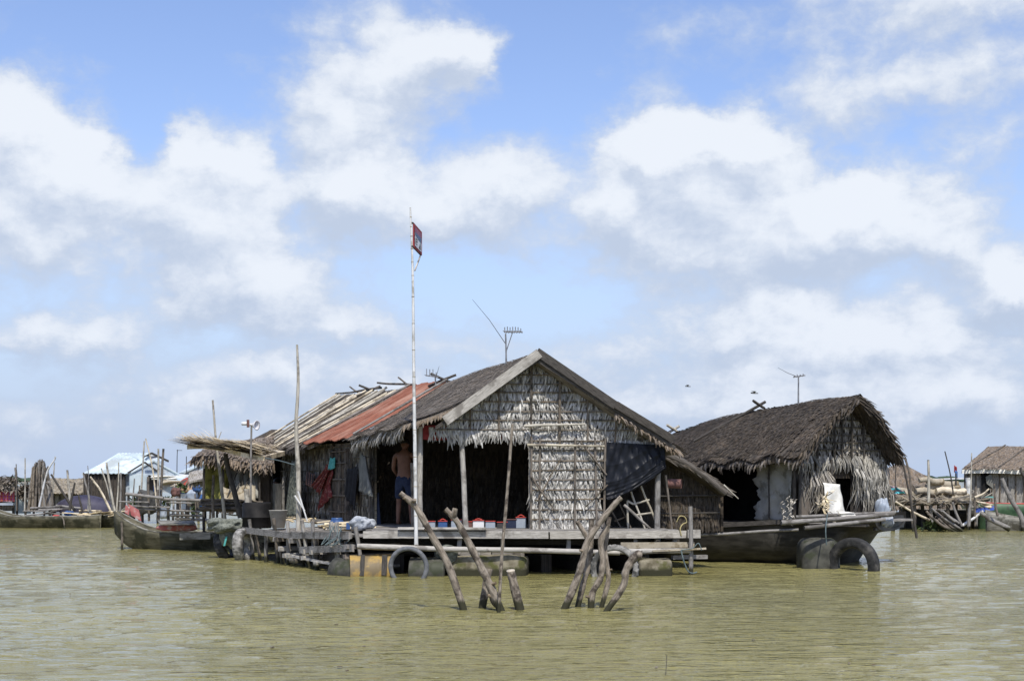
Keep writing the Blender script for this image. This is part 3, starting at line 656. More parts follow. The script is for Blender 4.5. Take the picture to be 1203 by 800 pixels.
for i in range(520):
    t = R.random(); f = r2L if R.random() < .32 else r2R; p = f(-.42, t, R.uniform(-.17, .03))
    dd = (f(-.42, min(1, t+.1))-f(-.42, t)).normalized()
    mb.leaf(p, (dd+n2*R.uniform(-.1, .8)+UP*R.uniform(-.5, .15)).normalized(), u2, n2, R.uniform(.10, .30), .045, .2, .4)
for i in range(900):
    t = R.uniform(.05, 1); p = r2R(R.uniform(-.40, -.02), t, -.16); dd = (r2R(0, min(1, t+.1))-r2R(0, t)).normalized()
    mb.leaf(p, (dd+DN*R.uniform(.1, .9)+n2*R.uniform(-.2, .5)).normalized(), v2, u2, R.uniform(.10, .26), .05, .2, .4)
mb.build('verge_thatch', M['thatch_dark'], H2)
mb = MB()
for k in range(22):
    t = R.uniform(.05, 1.0); p = r2R(R.uniform(-.42, -.1), t, -.02); mb.pole(p-u2*.08, p+u2*R.uniform(.1, .24)-UP*R.uniform(.02, .16)+n2*R.uniform(-.02, .08)+UP*.05, .016, .012, .05, 5, 4)
mb.build('verge_sticks', M['thatch'], H2)
for b, mm in ((2.35, 'dark_wood'), (5.15, 'bamboo')):
    mb = MB(); mb.pole(r2L(b, -.08, .14), r2L(b+.9*(1 if b < 3 else .35), .62, .07), .035, .03, .01)
    mb.pole(r2L(b, 0, .06)+u2*.1, r2L(b, 0, .22)-u2*.22, .03, .03, .01); mb.build('roof_pole', M[mm], H2)
mb = MB(); mb.face([Q(0, .02, .86), Q(.62, .02, .86), Q(.62, .02, 2.15), Q(0, .02, 2.15)])
mb.face([Q(1.5, .02, .86), Q(2.34, .02, .86), Q(2.34, .02, 2.15), Q(1.5, .02, 2.15)]); mb.face([Q(-.1, .02, 2.05), Q(2.34, .02, 2.05), Q(1.3, .02, 3.22)])
mb.face([Q(.62, .02, .86), Q(1.5, .02, .86), Q(1.5, .02, 1.0), Q(.62, .02, 1.0)]); mb.face([Q(.62, .02, 1.72), Q(1.5, .02, 1.72), Q(1.5, .02, 2.1), Q(.62, .02, 2.1)])
mb.build('gable_backing', M['thatch_dark'], H2)
mb = MB(); z = 2.30
rr2 = []
while z < 3.25:
    hw = (3.34-z)/.92; rr2.append((z, hw)); leaf_row(mb, 1.3-min(hw, 1.35), 1.3+min(hw*.9, 1.05), z, Q, -.0, .026, .20, .034, n2, u2, .5); z += .15
mb.build('gable_wall', M['leaf_grey'], H2)
mb = MB(); leaf_row(mb, -.05, 2.36, 2.16, Q, -.02, .014, .34, .035, n2, u2, .25, .35)
leaf_row(mb, 1.45, 2.44, 2.05, Q, -.02, .007, .62, .035, n2, u2, .22, .3); leaf_row(mb, 1.55, 2.44, 1.75, Q, -.02, .012, .55, .035, n2, u2, .28, .25, (.6, 1.5))
leaf_row(mb, 1.75, 2.44, 1.4, Q, -.02, .02, .42, .035, n2, u2, .3, .2)
mb.build('leaf_fringe', mat('leaf_mid', (.14, .13, .108), (.42, .40, .35), 5, (7, 1, 1), island=.5, c3=(.08, .07, .055), s3=1.6, t3=(.5, .7)), H2, 'long shaggy grey leaves hanging below the gable')
mb = MB()
for (z, hw) in rr2[::1]: mb.box(Q(1.3-hw, -.08, z), Q(1.3+hw*.88, -.08, z), .022, .026)
for a in (.5, .95, 1.15, 1.42, 1.75, 2.2): mb.box(Q(a, -.10, 2.12), Q(a, -.10, 3.30-.88*abs(a-1.3)), .03, .03)
mb.box(Q(2.30, -.12, 2.28), Q(1.3, -.12, 3.28), .05, .05); mb.build('lattice', M['dark_wood'], H2)
for a, zt in ((0.02, 2.1), (.86, 2.1), (2.34, 2.1)): mb = MB(); mb.pole(Q(a, -.10, .86), Q(a, -.10, zt), .035, .03, .006); mb.build('post', M['dark_wood'], H2)
mb = MB()                                                          # wicker and broken sticks by the corner
for i in range(60):
    a = R.uniform(.05, .85); z = R.uniform(.9, 1.7); mb.pole(Q(a, -.05, z), Q(a+R.uniform(-.2, .2), -.10, z+R.uniform(.15, .5)), .012, .007, .05, 5, 4)
leaf_row(mb, .35, .85, 1.85, Q, -.04, .012, .5, .04, n2, u2, .35); leaf_row(mb, .45, .95, 1.5, Q, -.04, .014, .45, .035, n2, u2, .4)
mb.build('wicker_wall', M['leaf_grey'], H2)
mb = MB(); mb.slab(lambda i, j: Q(lerp(.05, .34, i), -.06, lerp(.88, 1.72, j)), 2, 2, n2*-.02); mb.slab(lambda i, j: Q(lerp(.62, .86, i), -.05, lerp(.9, 1.4, j)), 2, 2, n2*-.02)
mb.build('board', M['brown_wood'], H2)
# side wall: opening with ragged grey tarp
mb = MB(); mb.slab(lambda i, j: Q(.9, lerp(.5, 7, i), lerp(.8, lerp(2.3, 1.7, i), j)), 2, 1, u2*.05); mb.build('inner_wall', M['barrel_room_black'], H2)  # near black: the dark of the room is put into its colour
mb = MB(); mb.slab(lambda i, j: Q(2.33, lerp(.0, 7, i), lerp(.8, 2.1, j)), 2, 1, u2*.05); mb.slab(lambda i, j: Q(0, lerp(2.3, 7, i), lerp(.8, 1.7, j)), 2, 1, u2*.05)
mb.build('side_wall', M['thatch_dark'], H2)
def tarpfold(i, j):
    b = lerp(.06, 1.05+.07*math.sin(j*11)+.05*math.sin(j*27+1)+.03*math.sin(j*61), i); z = lerp(.87, 2.08-.1*i, j)
    return Q(-.02-.012*math.sin(i*9+j*4)-.012*math.sin(i*17-j*9)-.02*j, b, z)
mb = MB(); mb.grid(tarpfold, 24, 24); mb.build('tarp_wall', M['grey_tarp'], H2, 'ragged grey tarpaulin with a torn edge', solid=.008)
mb = MB(); mb.pole(Q(-.06, .66, .86), Q(-.08, .64, 2.1), .016, .014, .01); mb.pole(Q(-.05, -.02, .8), Q(-.05, -.02, 2.12), .04, .035, .004); mb.build('post', M['dark_wood'], H2)
mb = MB()
for i in range(90):
    b = R.uniform(-.4, 3.2); p = r2L(b, 1.0, -.06); mb.leaf(p, (DN+l2*R.uniform(-.2, .5)+v2*R.uniform(-.6, .6)).normalized(), v2, l2, R.uniform(.06, .22), .05, .3, .3)
mb.build('eave_fringe', M['thatch'], H2)
# hull: axis towards the left and back
hx = V((-.876, .482, 0)); hn = V((-.482, -.876, 0))
def HL(s, o, z): p = V((7.02, 28.1, 0))+hx*s-hn*o; return V((p.x, p.y, z))
def hull2(i, j):                                                   # i along, j round the section
    s = i*6.2; w_ = 1.45*(1-.25*abs(i-.5)**2*4*.6); bot = interp(s, (0, .45, .95), (.66, .60, -.25)); top = lerp(.98, .74, min(1, s/3.2)) if s < 3.2 else .74
    ang = math.pi*j; x = 1.35-math.cos(ang)*w_*1.0; zz = lerp(top, bot, math.sin(ang)**.55)
    return HL(s, x, zz)
mb = MB(); mb.slab(hull2, 26, 20, (0, 0, .05)); mb.slab(lambda i, j: HL(.02, lerp(.25, 2.5, i), lerp(.70, .95, j)), 2, 2, hx*.05)
mb.build('hull', M['hull_dark'], H2)
mb = MB()
for s0, s1 in ((0, 3.0), (3.0, 6.2)): mb.box(HL(s0, -.13, interp(s0, (0, 3.2), (.98, .76))), HL(s1, -.13, interp(s1, (0, 3.2), (.98, .76))), .06, .09)
mb.build('gunwale', M['dark_wood'], H2)
mb = MB()
for k in range(9): s = .4+k*.6; mb.box(HL(s, -.1, .80), HL(s, 2.6, .80), .56, .04)
mb.build('floor', M['dark_wood'], H2)
for (q0, q1, r_) in ((at(918, 614, 27.4), at(1050, 604, 27.9), .045), (at(945, 620, 27.2), at(1040, 610, 27.6), .04), (at(935, 607, 28.2), at(1052, 602, 28.4), .035)):
    mb = MB(); mb.pole(q0, q1, r_, r_*.85, .006, 8); mb.build('platform_pole', M['grey_wood'], H2)
mb = MB(); mb.box(Q(-.1, -.25, .85), Q(2.7, -.25, .87), .5, .04, jit=.01); mb.build('platform', M['grey_wood'], H2)
mb = MB(); mb.pole(at(815, 628, 27.7), at(938, 622, 27.5), .032, .026, .015, 7); mb.build('side_pole', M['grey_wood'], H2)
# ================================================================ people
def skinned(name, nodes, links, m, parent, root, sub=1):
    me = bpy.data.meshes.new(name); keys = list(nodes); org = parent.location if parent else V((0, 0, 0))
    me.from_pydata([tuple(V(nodes[k][0])) for k in keys], [(keys.index(a), keys.index(b)) for a, b in links], [])
    o = bpy.data.objects.new(name, me); C.objects.link(o)
    md = o.modifiers.new('skin', 'SKIN'); md.use_smooth_shade = True; md.use_x_symmetry = False
    for i, k in enumerate(keys):
        sv = me.skin_vertices[0].data[i]; r = nodes[k][1]; sv.radius = r if isinstance(r, tuple) else (r, r); sv.use_root = (k == root)
    s = o.modifiers.new('sub', 'SUBSURF'); s.levels = sub; s.render_levels = sub
    dg = bpy.context.evaluated_depsgraph_get(); ev = o.evaluated_get(dg); me2 = bpy.data.meshes.new_from_object(ev)
    o.modifiers.clear(); o.data = me2; me2.materials.clear(); me2.materials.append(m)
    for p in me2.polygons: p.use_smooth = True
    if parent: o.parent = parent
    return o
def hand(nodes, links, side, wrist, d, out, s):
    d = V(d).normalized(); out = V(out).normalized(); nr = d.cross(out); w = V(wrist)
    palm = side+'palm'; nodes[palm] = (w+d*.055*s, (.036*s, .018*s)); links.append((side+'wrist', palm))
    for k, (o_, L) in enumerate(((-.028, .068), (-.010, .080), (.010, .075), (.027, .060))):
        a = w+d*.095*s+out*o_*s; n1, n2, n3 = (side+'f%d%d' % (k, j) for j in range(3))
        nodes[n1] = (a, .010*s); nodes[n2] = (a+(d*.9+nr*.3)*L*.5*s, .0085*s); nodes[n3] = (a+(d*.75+nr*.6)*L*s, .007*s)
        links += [(palm, n1), (n1, n2), (n2, n3)]
    t1, t2 = side+'t1', side+'t2'; nodes[t1] = (w+d*.04*s-out*.045*s, .012*s); nodes[t2] = (w+d*.085*s-out*.062*s, .009*s)
    links += [(palm, t1), (t1, t2)]
def person(label, base, yaw, J, s=1.0, child=False):
    T_ = thing('person', label, 'person', base)
    rot = Matrix.Rotation(yaw, 3, 'Z')
    def W(p): return rot @ (V(p)*s)
    N = {}; Lk = []
    def n(k, p, r): N[k] = (W(p), tuple(q*s for q in r) if isinstance(r, tuple) else r*s)
    n('pelvis', J['pelvis'], (.155, .105)); n('waist', J['waist'], (.135, .095)); n('chest', J['chest'], (.165, .105)); n('shoul', J['shoul'], (.12, .08))
    n('neck', J['neck'], .058); n('jaw', J['jaw'], (.062, .075)); n('head', J['head'], (.078, .095)); n('crown', J['crown'], (.06, .07))
    Lk += [('pelvis', 'waist'), ('waist', 'chest'), ('chest', 'shoul'), ('shoul', 'neck'), ('neck', 'jaw'), ('jaw', 'head'), ('head', 'crown')]
    hd = V(J['head']); f = V(J.get('face', (0, 1, 0))); sx = V((f.y, -f.x, 0))
    n('nose', hd+f*.105+V((0, 0, -.03)), .013); Lk.append(('head', 'nose'))
    for q, sg in (('l', -1), ('r', 1)):
        n(q+'ear', hd+sx*sg*.088+V((0, 0, -.02)), .016); Lk.append(('head', q+'ear'))
        n(q+'sh', J[q+'sh'], .058); n(q+'el', J[q+'el'], .043); n(q+'wrist', J[q+'wr'], .027); Lk += [('shoul', q+'sh'), (q+'sh', q+'el'), (q+'el', q+'wrist')]
        n(q+'hip', J[q+'hip'], .088); n(q+'kn', J[q+'kn'], .056); n(q+'calf', V(J[q+'kn']).lerp(V(J[q+'an']), .35), .056); n(q+'an', J[q+'an'], .036)
        n(q+'ball', V(J[q+'an'])+V(J.get('toe', (0, .13, 0)))+V((0, 0, -.045)), (.038, .022)); n(q+'heel', V(J[q+'an'])+V((0, -.04, -.045)), .026)
        Lk += [('pelvis', q+'hip'), (q+'hip', q+'kn'), (q+'kn', q+'calf'), (q+'calf', q+'an'), (q+'an', q+'ball'), (q+'an', q+'heel')]
        d = (N[q+'wrist'][0]-N[q+'el'][0]); hand(N, Lk, q, N[q+'wrist'][0], d, rot @ V(J.get(q+'out', (0, 1, 0))), s)
    skinned('body', N, Lk, M['skin'], T_, 'pelvis')
    # hair cap
    mb = MB(); hc = T_.location+W(hd+V((0, 0, .035))-f*.015)
    mb.grid(lambda i, j: hc+rot @ (V((math.cos(i*2*math.pi)*math.sin(j*1.75)*.092, math.sin(i*2*math.pi)*math.sin(j*1.75)*.108, math.cos(j*1.75)*.10+.004*math.sin(i*60)))*s), 20, 8)
    mb.build('hair', M['hair'], T_)
    S = {}; S2 = []
    def g(k, p, r): S[k] = (W(p), tuple(q*s for q in r) if isinstance(r, tuple) else r*s)
    g('p', J['pelvis'], (.175, .125)); g('w', V(J['pelvis']).lerp(V(J['waist']), .75), (.150, .11)); S2.append(('p', 'w'))
    for q in 'lr':
        g(q+'h', J[q+'hip'], .105); g(q+'m', V(J[q+'hip']).lerp(V(J[q+'kn']), .55), .10); g(q+'k', V(J[q+'hip']).lerp(V(J[q+'kn']), .92), .093)
        S2 += [('p', q+'h'), (q+'h', q+'m'), (q+'m', q+'k')]
    skinned('shorts', S, S2, M['shorts'], T_, 'p')
    mb = MB()
    for sg in (-1, 1):
        e = T_.location+W(hd+f*.088+sx*sg*.032+V((0, 0, -.005))); mb.revolve(e-UP*.009*s, [(.001, 0), (.008*s, .005*s), (.008*s, .012*s), (.001, .018*s)], 8)
    mb.build('eyes', M['white_paint'], T_)
    return T_
STAND = dict(pelvis=(0, 0, .90), waist=(0, .01, 1.06), chest=(0, 0, 1.25), shoul=(0, .01, 1.38), neck=(0, .03, 1.46), jaw=(0, .06, 1.52), head=(0, .06, 1.58), crown=(0, .05, 1.64),
    lsh=(-.19, .01, 1.36), lel=(-.25, .08, 1.10), lwr=(-.20, .26, .95), rsh=(.19, .01, 1.36), rel=(.25, .05, 1.08), rwr=(.27, .14, .84), lout=(1, 0, 0), rout=(0, 1, 0),
    lhip=(-.10, 0, .84), lkn=(-.12, .03, .47), lan=(-.13, 0, .085), rhip=(.10, 0, .84), rkn=(.12, .03, .47), ran=(.14, .02, .085), face=(.2, .97, 0))
pp = at(475, 617, 28.0); pp.z = DZ
person('bare-backed man in dark blue shorts standing with his back turned in the open front room', pp, math.radians(-14), STAND)
SIT = dict(pelvis=(0, 0, .20), waist=(0, .02, .36), chest=(0, .04, .54), shoul=(0, .07, .66), neck=(0, .09, .74), jaw=(0, .12, .80), head=(0, .12, .86), crown=(0, .11, .92),
    lsh=(-.17, .07, .64), lel=(-.22, .20, .42), lwr=(-.10, .38, .42), rsh=(.17, .07, .64), rel=(.22, .20, .42), rwr=(.10, .38, .42), lout=(0, 0, 1), rout=(0, 0, 1),
    lhip=(-.09, .03, .16), lkn=(-.15, .36, .42), lan=(-.13, .34, .085), rhip=(.09, .03, .16), rkn=(.15, .36, .42), ran=(.13, .34, .085), face=(0, 1, 0))
q = P(.12, 11.9, DZ)
person('person in dark clothes crouching in the shade of the side doorway', q, math.radians(120), SIT, .95)

# ================================================================ cloths on the side wall
def bpx(px, a):
    k = (px-CX)/F; return (-1.69+a-k*(26.2+.06*a))/(k+.38)
def wcloth(name, corners, m, label, a=-.17, amp=.03, fr=3, edge=0.0, group=None):
    W4 = []
    for (px, py) in corners:
        b = bpx(px, a); Y = 26.2+.06*a+b; W4.append(V((a, b, CZ+(HY-py)*Y/F)))
    ph = R.uniform(0, 6)
    def fn(i, j):
        p = W4[0].lerp(W4[1], i).lerp(W4[3].lerp(W4[2], i), j)
        return P(p.x-amp*math.sin(i*fr*6.28+ph+j*1.2)*(.4+j), p.y+edge*math.sin(j*9+ph)*(i-.5), p.z-.03*math.sin(i*fr*6.28+ph)*j+.04*math.sin(math.pi*i)*-1*(1-j))
    mb = MB(); mb.grid(fn, 22, 16); return tag(mb.build(name, M[m], solid=.008), label, 'cloth', group)
LG = 'washing hung on the side wall'
wcloth('hanging_cloth', [(361, 552), (370, 556), (369, 572), (361, 568)], 'stripe', 'small dark striped rag on the side wall left of the maroon sarong', group=LG)
wcloth('hanging_sarong', [(383, 545), (391, 548), (388, 583), (373, 600)], 'red_cloth', 'maroon patterned sarong hanging on the side wall', group=LG, edge=.2)
wcloth('hanging_sarong', [(385, 547), (388, 549), (377, 580), (367, 569)], 'red_cloth', 'left fold of patterned maroon cloth spread beside the sarong', a=-.22, group=LG)
wcloth('hanging_cloth', [(388, 536), (393, 537), (392, 549), (387, 551)], 'teal_cloth', 'small teal cloth above the maroon sarong', a=-.2, group=LG)
wcloth('hanging_shirt', [(409, 550), (421, 545), (418, 598), (406, 582)], 'black_cloth', 'black garment hanging on the side wall beside the open room', group=LG)
wcloth('hanging_shirt', [(424, 530), (430, 536), (438, 582), (422, 574)], 'grey_cloth', 'long grey shirt hung from the eave by the open room', a=-.24, amp=.05, group=LG)
wcloth('hanging_cloth', [(432, 578), (445, 578), (446, 619), (433, 619)], 'shorts', 'dark blue cloth hanging low inside the open room', a=.1, amp=.02, group=LG)
wcloth('hanging_net', [(343, 541), (348, 541), (349, 605), (336, 606)], 'net', 'pale knotted net hanging beside the tall bamboo', a=-.4, amp=.06, group=None)
# black tarpaulin curtain under the right part of the gable
def tarp(i, j):
    a = lerp(3.33, 4.42, i); top = 2.38-.06*i; bot = lerp(1.33, 1.90, i**1.15)-.06*math.sin(i*math.pi)
    z = lerp(top, bot, j); k = (z-bot)/(top-bot)
    u = k*3.4-i*1.1+.25*math.sin(i*5)
    r = .022*abs(math.sin(u*3.1))**.6*(1.1-k)+.010*math.sin(9*a+4*z+2*math.sin(5*z))+.007*math.sin(31*a-17*z+3*math.sin(a*7))
    r += .03*math.exp(-k*9)*abs(math.sin(k*40-i*3))+.010*math.sin(26*(z*.55+a)+4*math.sin(3*a))*math.exp(-(k-.55)**2*8)
    return P(a, -.12-.09*(1-k)+r, z)
mb = MB(); mb.grid(tarp, 110, 110)
tag(mb.build('tarpaulin', M['black_tarp'], solid=.008), 'black plastic tarpaulin hung as a curtain under the right end of the gable', 'tarpaulin')

# ================================================================ tyres, drums and floats
def tyre(name, c, axis, Ro, wid, m, label, inner=.56, group='old tyres hung as fenders', tread=.007, cat='tyre'):
    c = V(c); ax = V(axis).normalized(); x = ax.orthogonal().normalized(); y = ax.cross(x); mb = MB(); n = 112
    prof = []; Ri = Ro*inner; h = wid/2
    for k in range(18):
        a = 2*math.pi*k/18; cs, sn = math.cos(a), math.sin(a)
        sq = lambda q: math.copysign(abs(q)**.55, q)
        prof.append(((Ri+Ro)/2+(Ro-Ri)/2*sq(cs), h*sq(sn), cs > .55))
    ns = len(prof); vs = []
    for i in range(n):
        t = 2*math.pi*i/n; e = x*math.cos(t)+y*math.sin(t)
        for k, (r, z, tr) in enumerate(prof): vs.append(c+e*(r-(tread if tr and (i//2) % 2 == (k//2) % 2 else 0))+ax*z)
    fs = []; uv = []
    for i in range(n):
        for k in range(ns):
            i2, k2 = (i+1) % n, (k+1) % ns; fs.append((i*ns+k, i*ns+k2, i2*ns+k2, i2*ns+k)); uv.append([(0, 0), (.1, 0), (.1, .1), (0, .1)])
    mb.raw(vs, fs, uv, True); return tag(mb.build(name, M[m]), label, cat, group)
tyre('tyre', at(722, 668, 25.3), (.12, 1, 0), .43, .20, 'tyre_dusty', 'dusty deep-treaded tyre half sunk behind the five forked stakes', .74, tread=.032)
tyre('tyre', at(1002, 665, 27.2), (.70, .71, 0), .54, .20, 'tyre', 'big bare black tyre half sunk at the end of the dark hull', .64, tread=.0)
tyre('tyre', at(286, 641, 30.7), (.97, -.25, .05), .38, .21, 'tyre_dusty', 'upright worn tyre seen tread-on nearest the landing corner', .6)
tyre('tyre', at(266, 642, 31.6), (.86, -.3, .33), .37, .21, 'tyre', 'leaning tyre beside the upright one under the net bundle', .6)
def ring(c, axis, Rr, r, m, label):
    ax = V(axis).normalized(); x = ax.orthogonal().normalized(); y = ax.cross(x); mb = MB()
    mb.tube([V(c)+x*math.cos(t*2*math.pi/48)*Rr+y*math.sin(t*2*math.pi/48)*Rr for t in range(49)], r, 10, rough=.02)
    return tag(mb.build('rubber_ring', M[m]), label, 'rubber ring')
ring(at(480, 666, 25.0), (.25, 1, .05), .325, .042, 'hose', 'thin grey rubber ring hanging into the water beside the yellow drum')
def drum(c, axis, L, Rr, m, label, name='oil_drum', group='drums under the deck', cat='drum'):
    c = V(c); ax = V(axis).normalized(); T_ = thing(name, label, cat, c-ax*L/2, group); mb = MB()
    b = c-ax*L/2; prof = [(Rr*.94, .0), (Rr, .0), (Rr, .012)]
    for h in (.33, .66): prof += [(Rr*.985, L*h-.03), (Rr*1.02, L*h), (Rr*.985, L*h+.03)]
    prof += [(Rr, L-.012), (Rr, L), (Rr*.94, L)]
    mb.revolve(b, prof, 28, ax); mb.build('body', M[m], T_)
    for h in (.012, L-.012):
        mb = MB(); mb.revolve(b+ax*(h-.003), [(.001, 0), (Rr*.95, 0), (Rr*.95, .006), (.001, .006)], 28, ax); mb.build('lid', M[m], T_)
    return T_
T_ = drum(at(436, 672, 25.55), (1, .12, .02), .74, .31, 'yellow', 'stained yellow drum floating under the front left corner of the deck')
for px in (425, 451):
    mb = MB(); mb.box(at(px, 676, 25.22), at(px+1, 652, 25.26), .08, .02, up=(0, 1, 0), jit=.01); mb.build('hanging_strap', M['dark_wood'], T_)
drum(at(408, 674, 25.9), (1, -.5, -.1), .5, .27, 'drum', 'dark drum end beside the yellow one')
drum(at(503, 673, 25.65), (1, -.1, 0), .62, .28, 'drum', 'dull grey drum behind the rubber ring')
drum(at(524, 650, 25.7), (.35, -1, 0), .4, .16, 'net', 'rolled grey bundle hanging end-on under the deck edge', name='bundle', group=None, cat='bundle')
def lump(name, c, sx, sy, sz, m, label, cat, k=.06, group=None, parent=None, seed=0, sq=.5):
    c = V(c); mb = MB(); ph = [R.uniform(0, 6) for _ in range(6)]
    def fn(i, j):
        t, u = i*2*math.pi, (j-.5)*math.pi; p = lambda v_: math.copysign(abs(v_)**sq, v_)
        x, y, z = p(math.cos(t))*p(math.cos(u)), p(math.sin(t))*p(math.cos(u)), p(math.sin(u))
        n_ = 1+k*(math.sin(4*x+3*y+ph[0])+math.sin(7*y+5*z+ph[1])*.6+math.sin(9*x-6*z+ph[2])*.5)
        return c+V((x*sx/2*n_, y*sy/2*n_, z*sz/2*n_))
    mb.grid(fn, 36, 18); o = mb.build(name, M[m], parent)
    return tag(o, label, cat, group) if parent is None else o
lump('float_block', at(574, 671, 26.0), 1.42, .9, .62, 'concrete', 'mossy pale float block under the middle of the deck', 'float', .03, 'float blocks', sq=.3)
lump('float_block', at(768, 672, 25.9), .62, .8, .50, 'concrete', 'smaller mossy float block under the right end of the deck', 'float', .03, 'float blocks', sq=.3)
lump('float_block', at(962, 660, 27.75), .78, .6, .92, 'drum', 'grey wrapped drum wedged under the hull beside the big black tyre', 'float', .04, None, sq=.45)
mb = MB()
for k in range(7): mb.box(at(526+k*13, 651, 25.75), at(526+k*13+12.3, 651.3, 25.75), .05, .17, jit=.006)
tag(mb.build('plank_row', M['grey_wood']), 'row of old grey plank ends resting over the mossy float', 'planks')

# ================================================================ stakes in the foreground
SG = 'mooring stakes in front of the house'
def stake(pts, Y, r, label, m='bark', group=SG, name='mooring_stake', forks=(), knots=0, lean=0.0, cat='stake', n=10, cutend=True):
    """pts: photo points from the water up, all at about depth Y"""
    T3 = [at(px, py, Y+lean*k/(len(pts)-1)) for k, (px, py) in enumerate(pts)]
    T3[0] = T3[0]+(T3[0]-T3[1]).normalized()*.5; r = (r[0]*(.54 if len(pts) > 3 else .64), r[1]*(.68 if len(pts) > 3 else .76))
    mb = MB(); sp = spline(T3, 6); rs = [lerp(r[0], r[1], i/(len(sp)-1))*(1+(.08 if len(pts) > 4 else .025)*math.sin(i*1.3)+R.uniform(-.025, .025)) for i in range(len(sp))]
    mb.tube(sp, rs, n, rough=.05)
    for (f0, pxy, rr) in forks:
        b = sp[int(f0*(len(sp)-1))]; q = at(*pxy, b.y-.05); mb.tube([b, b.lerp(q, .5)+V((0, -.03, .01)), q], (rr, rr*.85), 8, rough=.04)
    for k in range(knots):
        i = R.randrange(3, len(sp)-2); d = V((R.choice([-1, 1]), R.uniform(-1, 0), .3)).normalized(); mb.tube([sp[i], sp[i]+d*rs[i]*1.9], (rs[i]*.45, rs[i]*.38), 7)
    return tag(mb.build(name, M[m]), label, cat, group)
Ys = 18.9
stake([(543, 713), (530, 672), (508, 630), (489, 596), (470, 579)], Ys, (.100, .056), 'long stake leaning left with a cut knot near its top', knots=2, forks=[(.86, (489, 588), .03)])
stake([(588, 716), (578, 693), (566, 668), (548, 632), (535, 610), (523, 598)], Ys-.1, (.11, .055), 'forked stake with two short cut ends leaning left beside the tall thin pole', knots=2, forks=[(.86, (535, 597), .04)])
stake([(566, 718), (569, 700), (572, 680), (575, 668)], Ys+.15, (.10, .07), 'short thick stump leaning against the forked stake', knots=1)
stake([(594, 718), (584, 712), (577, 694), (573, 676)], Ys+.25, (.06, .05), 'short dark root curling down beside the thick stump', m='dark_wood')
stake([(586, 722), (589, 660), (595, 590), (602, 498)], Ys-.3, (.045, .028), 'tall thin straight pole standing in the water before the doorway', name='thin_pole', cat='pole', group=None)
stake([(611, 717), (606, 696), (600, 671)], Ys, (.098, .075), 'straight sawn-off stump with a pale cut top', knots=0)
mb = MB(); c_ = at(600, 670.6, Ys); mb.revolve(c_+UP*.002, [(.001, .012), (.054, .010), (.056, .0)], 14, (-.1, -.25, 1)); mb.build('cut_top', M['cut'], bpy.data.objects['mooring_stake.004'])
stake([(662, 717), (674, 690), (684, 660), (690, 636), (706, 612), (722, 592), (730, 584)], Ys, (.10, .050), 'longest of the five crowded stakes, bending up to the right', knots=1)
stake([(678, 716), (684, 690), (690, 668), (694, 640), (695, 609)], Ys+.25, (.075, .058), 'upright stake with a side branch to its left', knots=1, forks=[(.78, (678, 612), .035)])
stake([(695, 715), (695, 702), (705, 680), (708, 660), (706, 636), (714, 616)], Ys+.1, (.085, .06), 'crooked stake in the middle of the five', knots=2)
stake([(706, 714), (713, 690), (714, 670), (711, 645), (716, 607)], Ys+.3, (.065, .045), 'slim stake crossing close behind the crooked one', knots=2)
stake([(718, 709), (730, 692), (735, 672), (741, 660), (748, 652), (754, 652)], Ys-.2, (.075, .09), 'stake bent over like an elbow at the right of the five', knots=0)
stake([(782, 792), (783, 778), (782, 768)], 12.6, (.006, .003), 'thin twig poking out of the open water in the foreground', name='twig', group=None, cat='twig', m='dark_wood', n=5)

# ================================================================ flagpole, aerials, loudspeaker
def root_of(p): return V(p)
b0 = at(489, 640, 25.45); T_ = thing('sign_pole', 'tall thin white bamboo pole with a small sign near the top, at the house corner', 'pole', b0)
mb = MB(); pts = [at(489, 640, 25.45), at(487.5, 530, 25.45), at(486, 430, 25.45), at(485, 330, 25.45), at(483.5, 280, 25.45), at(482, 244, 25.45)]
mb.tube(spline(pts, 7), (.036, .014), 9, rough=.03); mb.build('bamboo_pole', M['white_bamboo'], T_)
mb = MB()
for k in range(16):
    t = k/16; i = t*5; a = pts[int(i)].lerp(pts[int(i)+1], i-int(i)); r = lerp(.036, .014, t)+.004; mb.revolve(a-UP*.008, [(r*.9, 0), (r, .008), (r*.9, .016)], 9)
mb.build('nodes', M['bamboo'], T_)
s0, sD = at(484.7, 262, 25.45), V((.086, 1.0, 0)).normalized()
def SP(u, z, o=0): return s0+sD*(.03+u*.96)+UP*(-z*.42)+V((1, -.086, 0))*(o+(.02 if o else 0))
sg = MB(); sg.slab(lambda i, j: SP(i, j), 1, 1, V((.02, 0, 0))); board = sg.build('sign_board', M['red_plain'], T_)
mb = MB(); mb.face([SP(.1, .1, .004), SP(.9, .1, .004), SP(.9, .34, .004), SP(.1, .34, .004)]); mb.build('mauve_band', mat('mauve', (.30, .12, .18), (.36, .16, .22), 4), board)
mb = MB(); mb.face([SP(.1, .34, .004), SP(.9, .34, .004), SP(.9, .9, .004), SP(.1, .9, .004)]); mb.build('white_field', M['white_paint'], board)
mb = MB(); mb.face([SP(.1, .32, .008), SP(.9, .32, .008), SP(.85, .54, .008), SP(.15, .46, .008)]); mb.build('blue_band', mat('slate', (.12, .16, .26), (.16, .21, .32), 4), board)
mb = MB()
for (u, w_, z0_, z1_) in ((.16, .05, .55, .8), (.24, .12, .55, .60), (.24, .12, .66, .71), (.24, .12, .77, .82), (.34, .04, .55, .7)): mb.face([SP(u, z0_, .009), SP(u+w_, z0_, .009), SP(u+w_, z1_, .009), SP(u, z1_, .009)])
mb.face([SP(.55, .85, .009), SP(.80, .85, .009), SP(.74, .56, .009)]); mb.build('lettering', M['metal_dark'], board)
mb = MB(); mb.box(SP(1.0, .95), at(487.3, 318, 25.45), .022, .022); mb.build('brace', M['bamboo'], T_)
mb = MB()
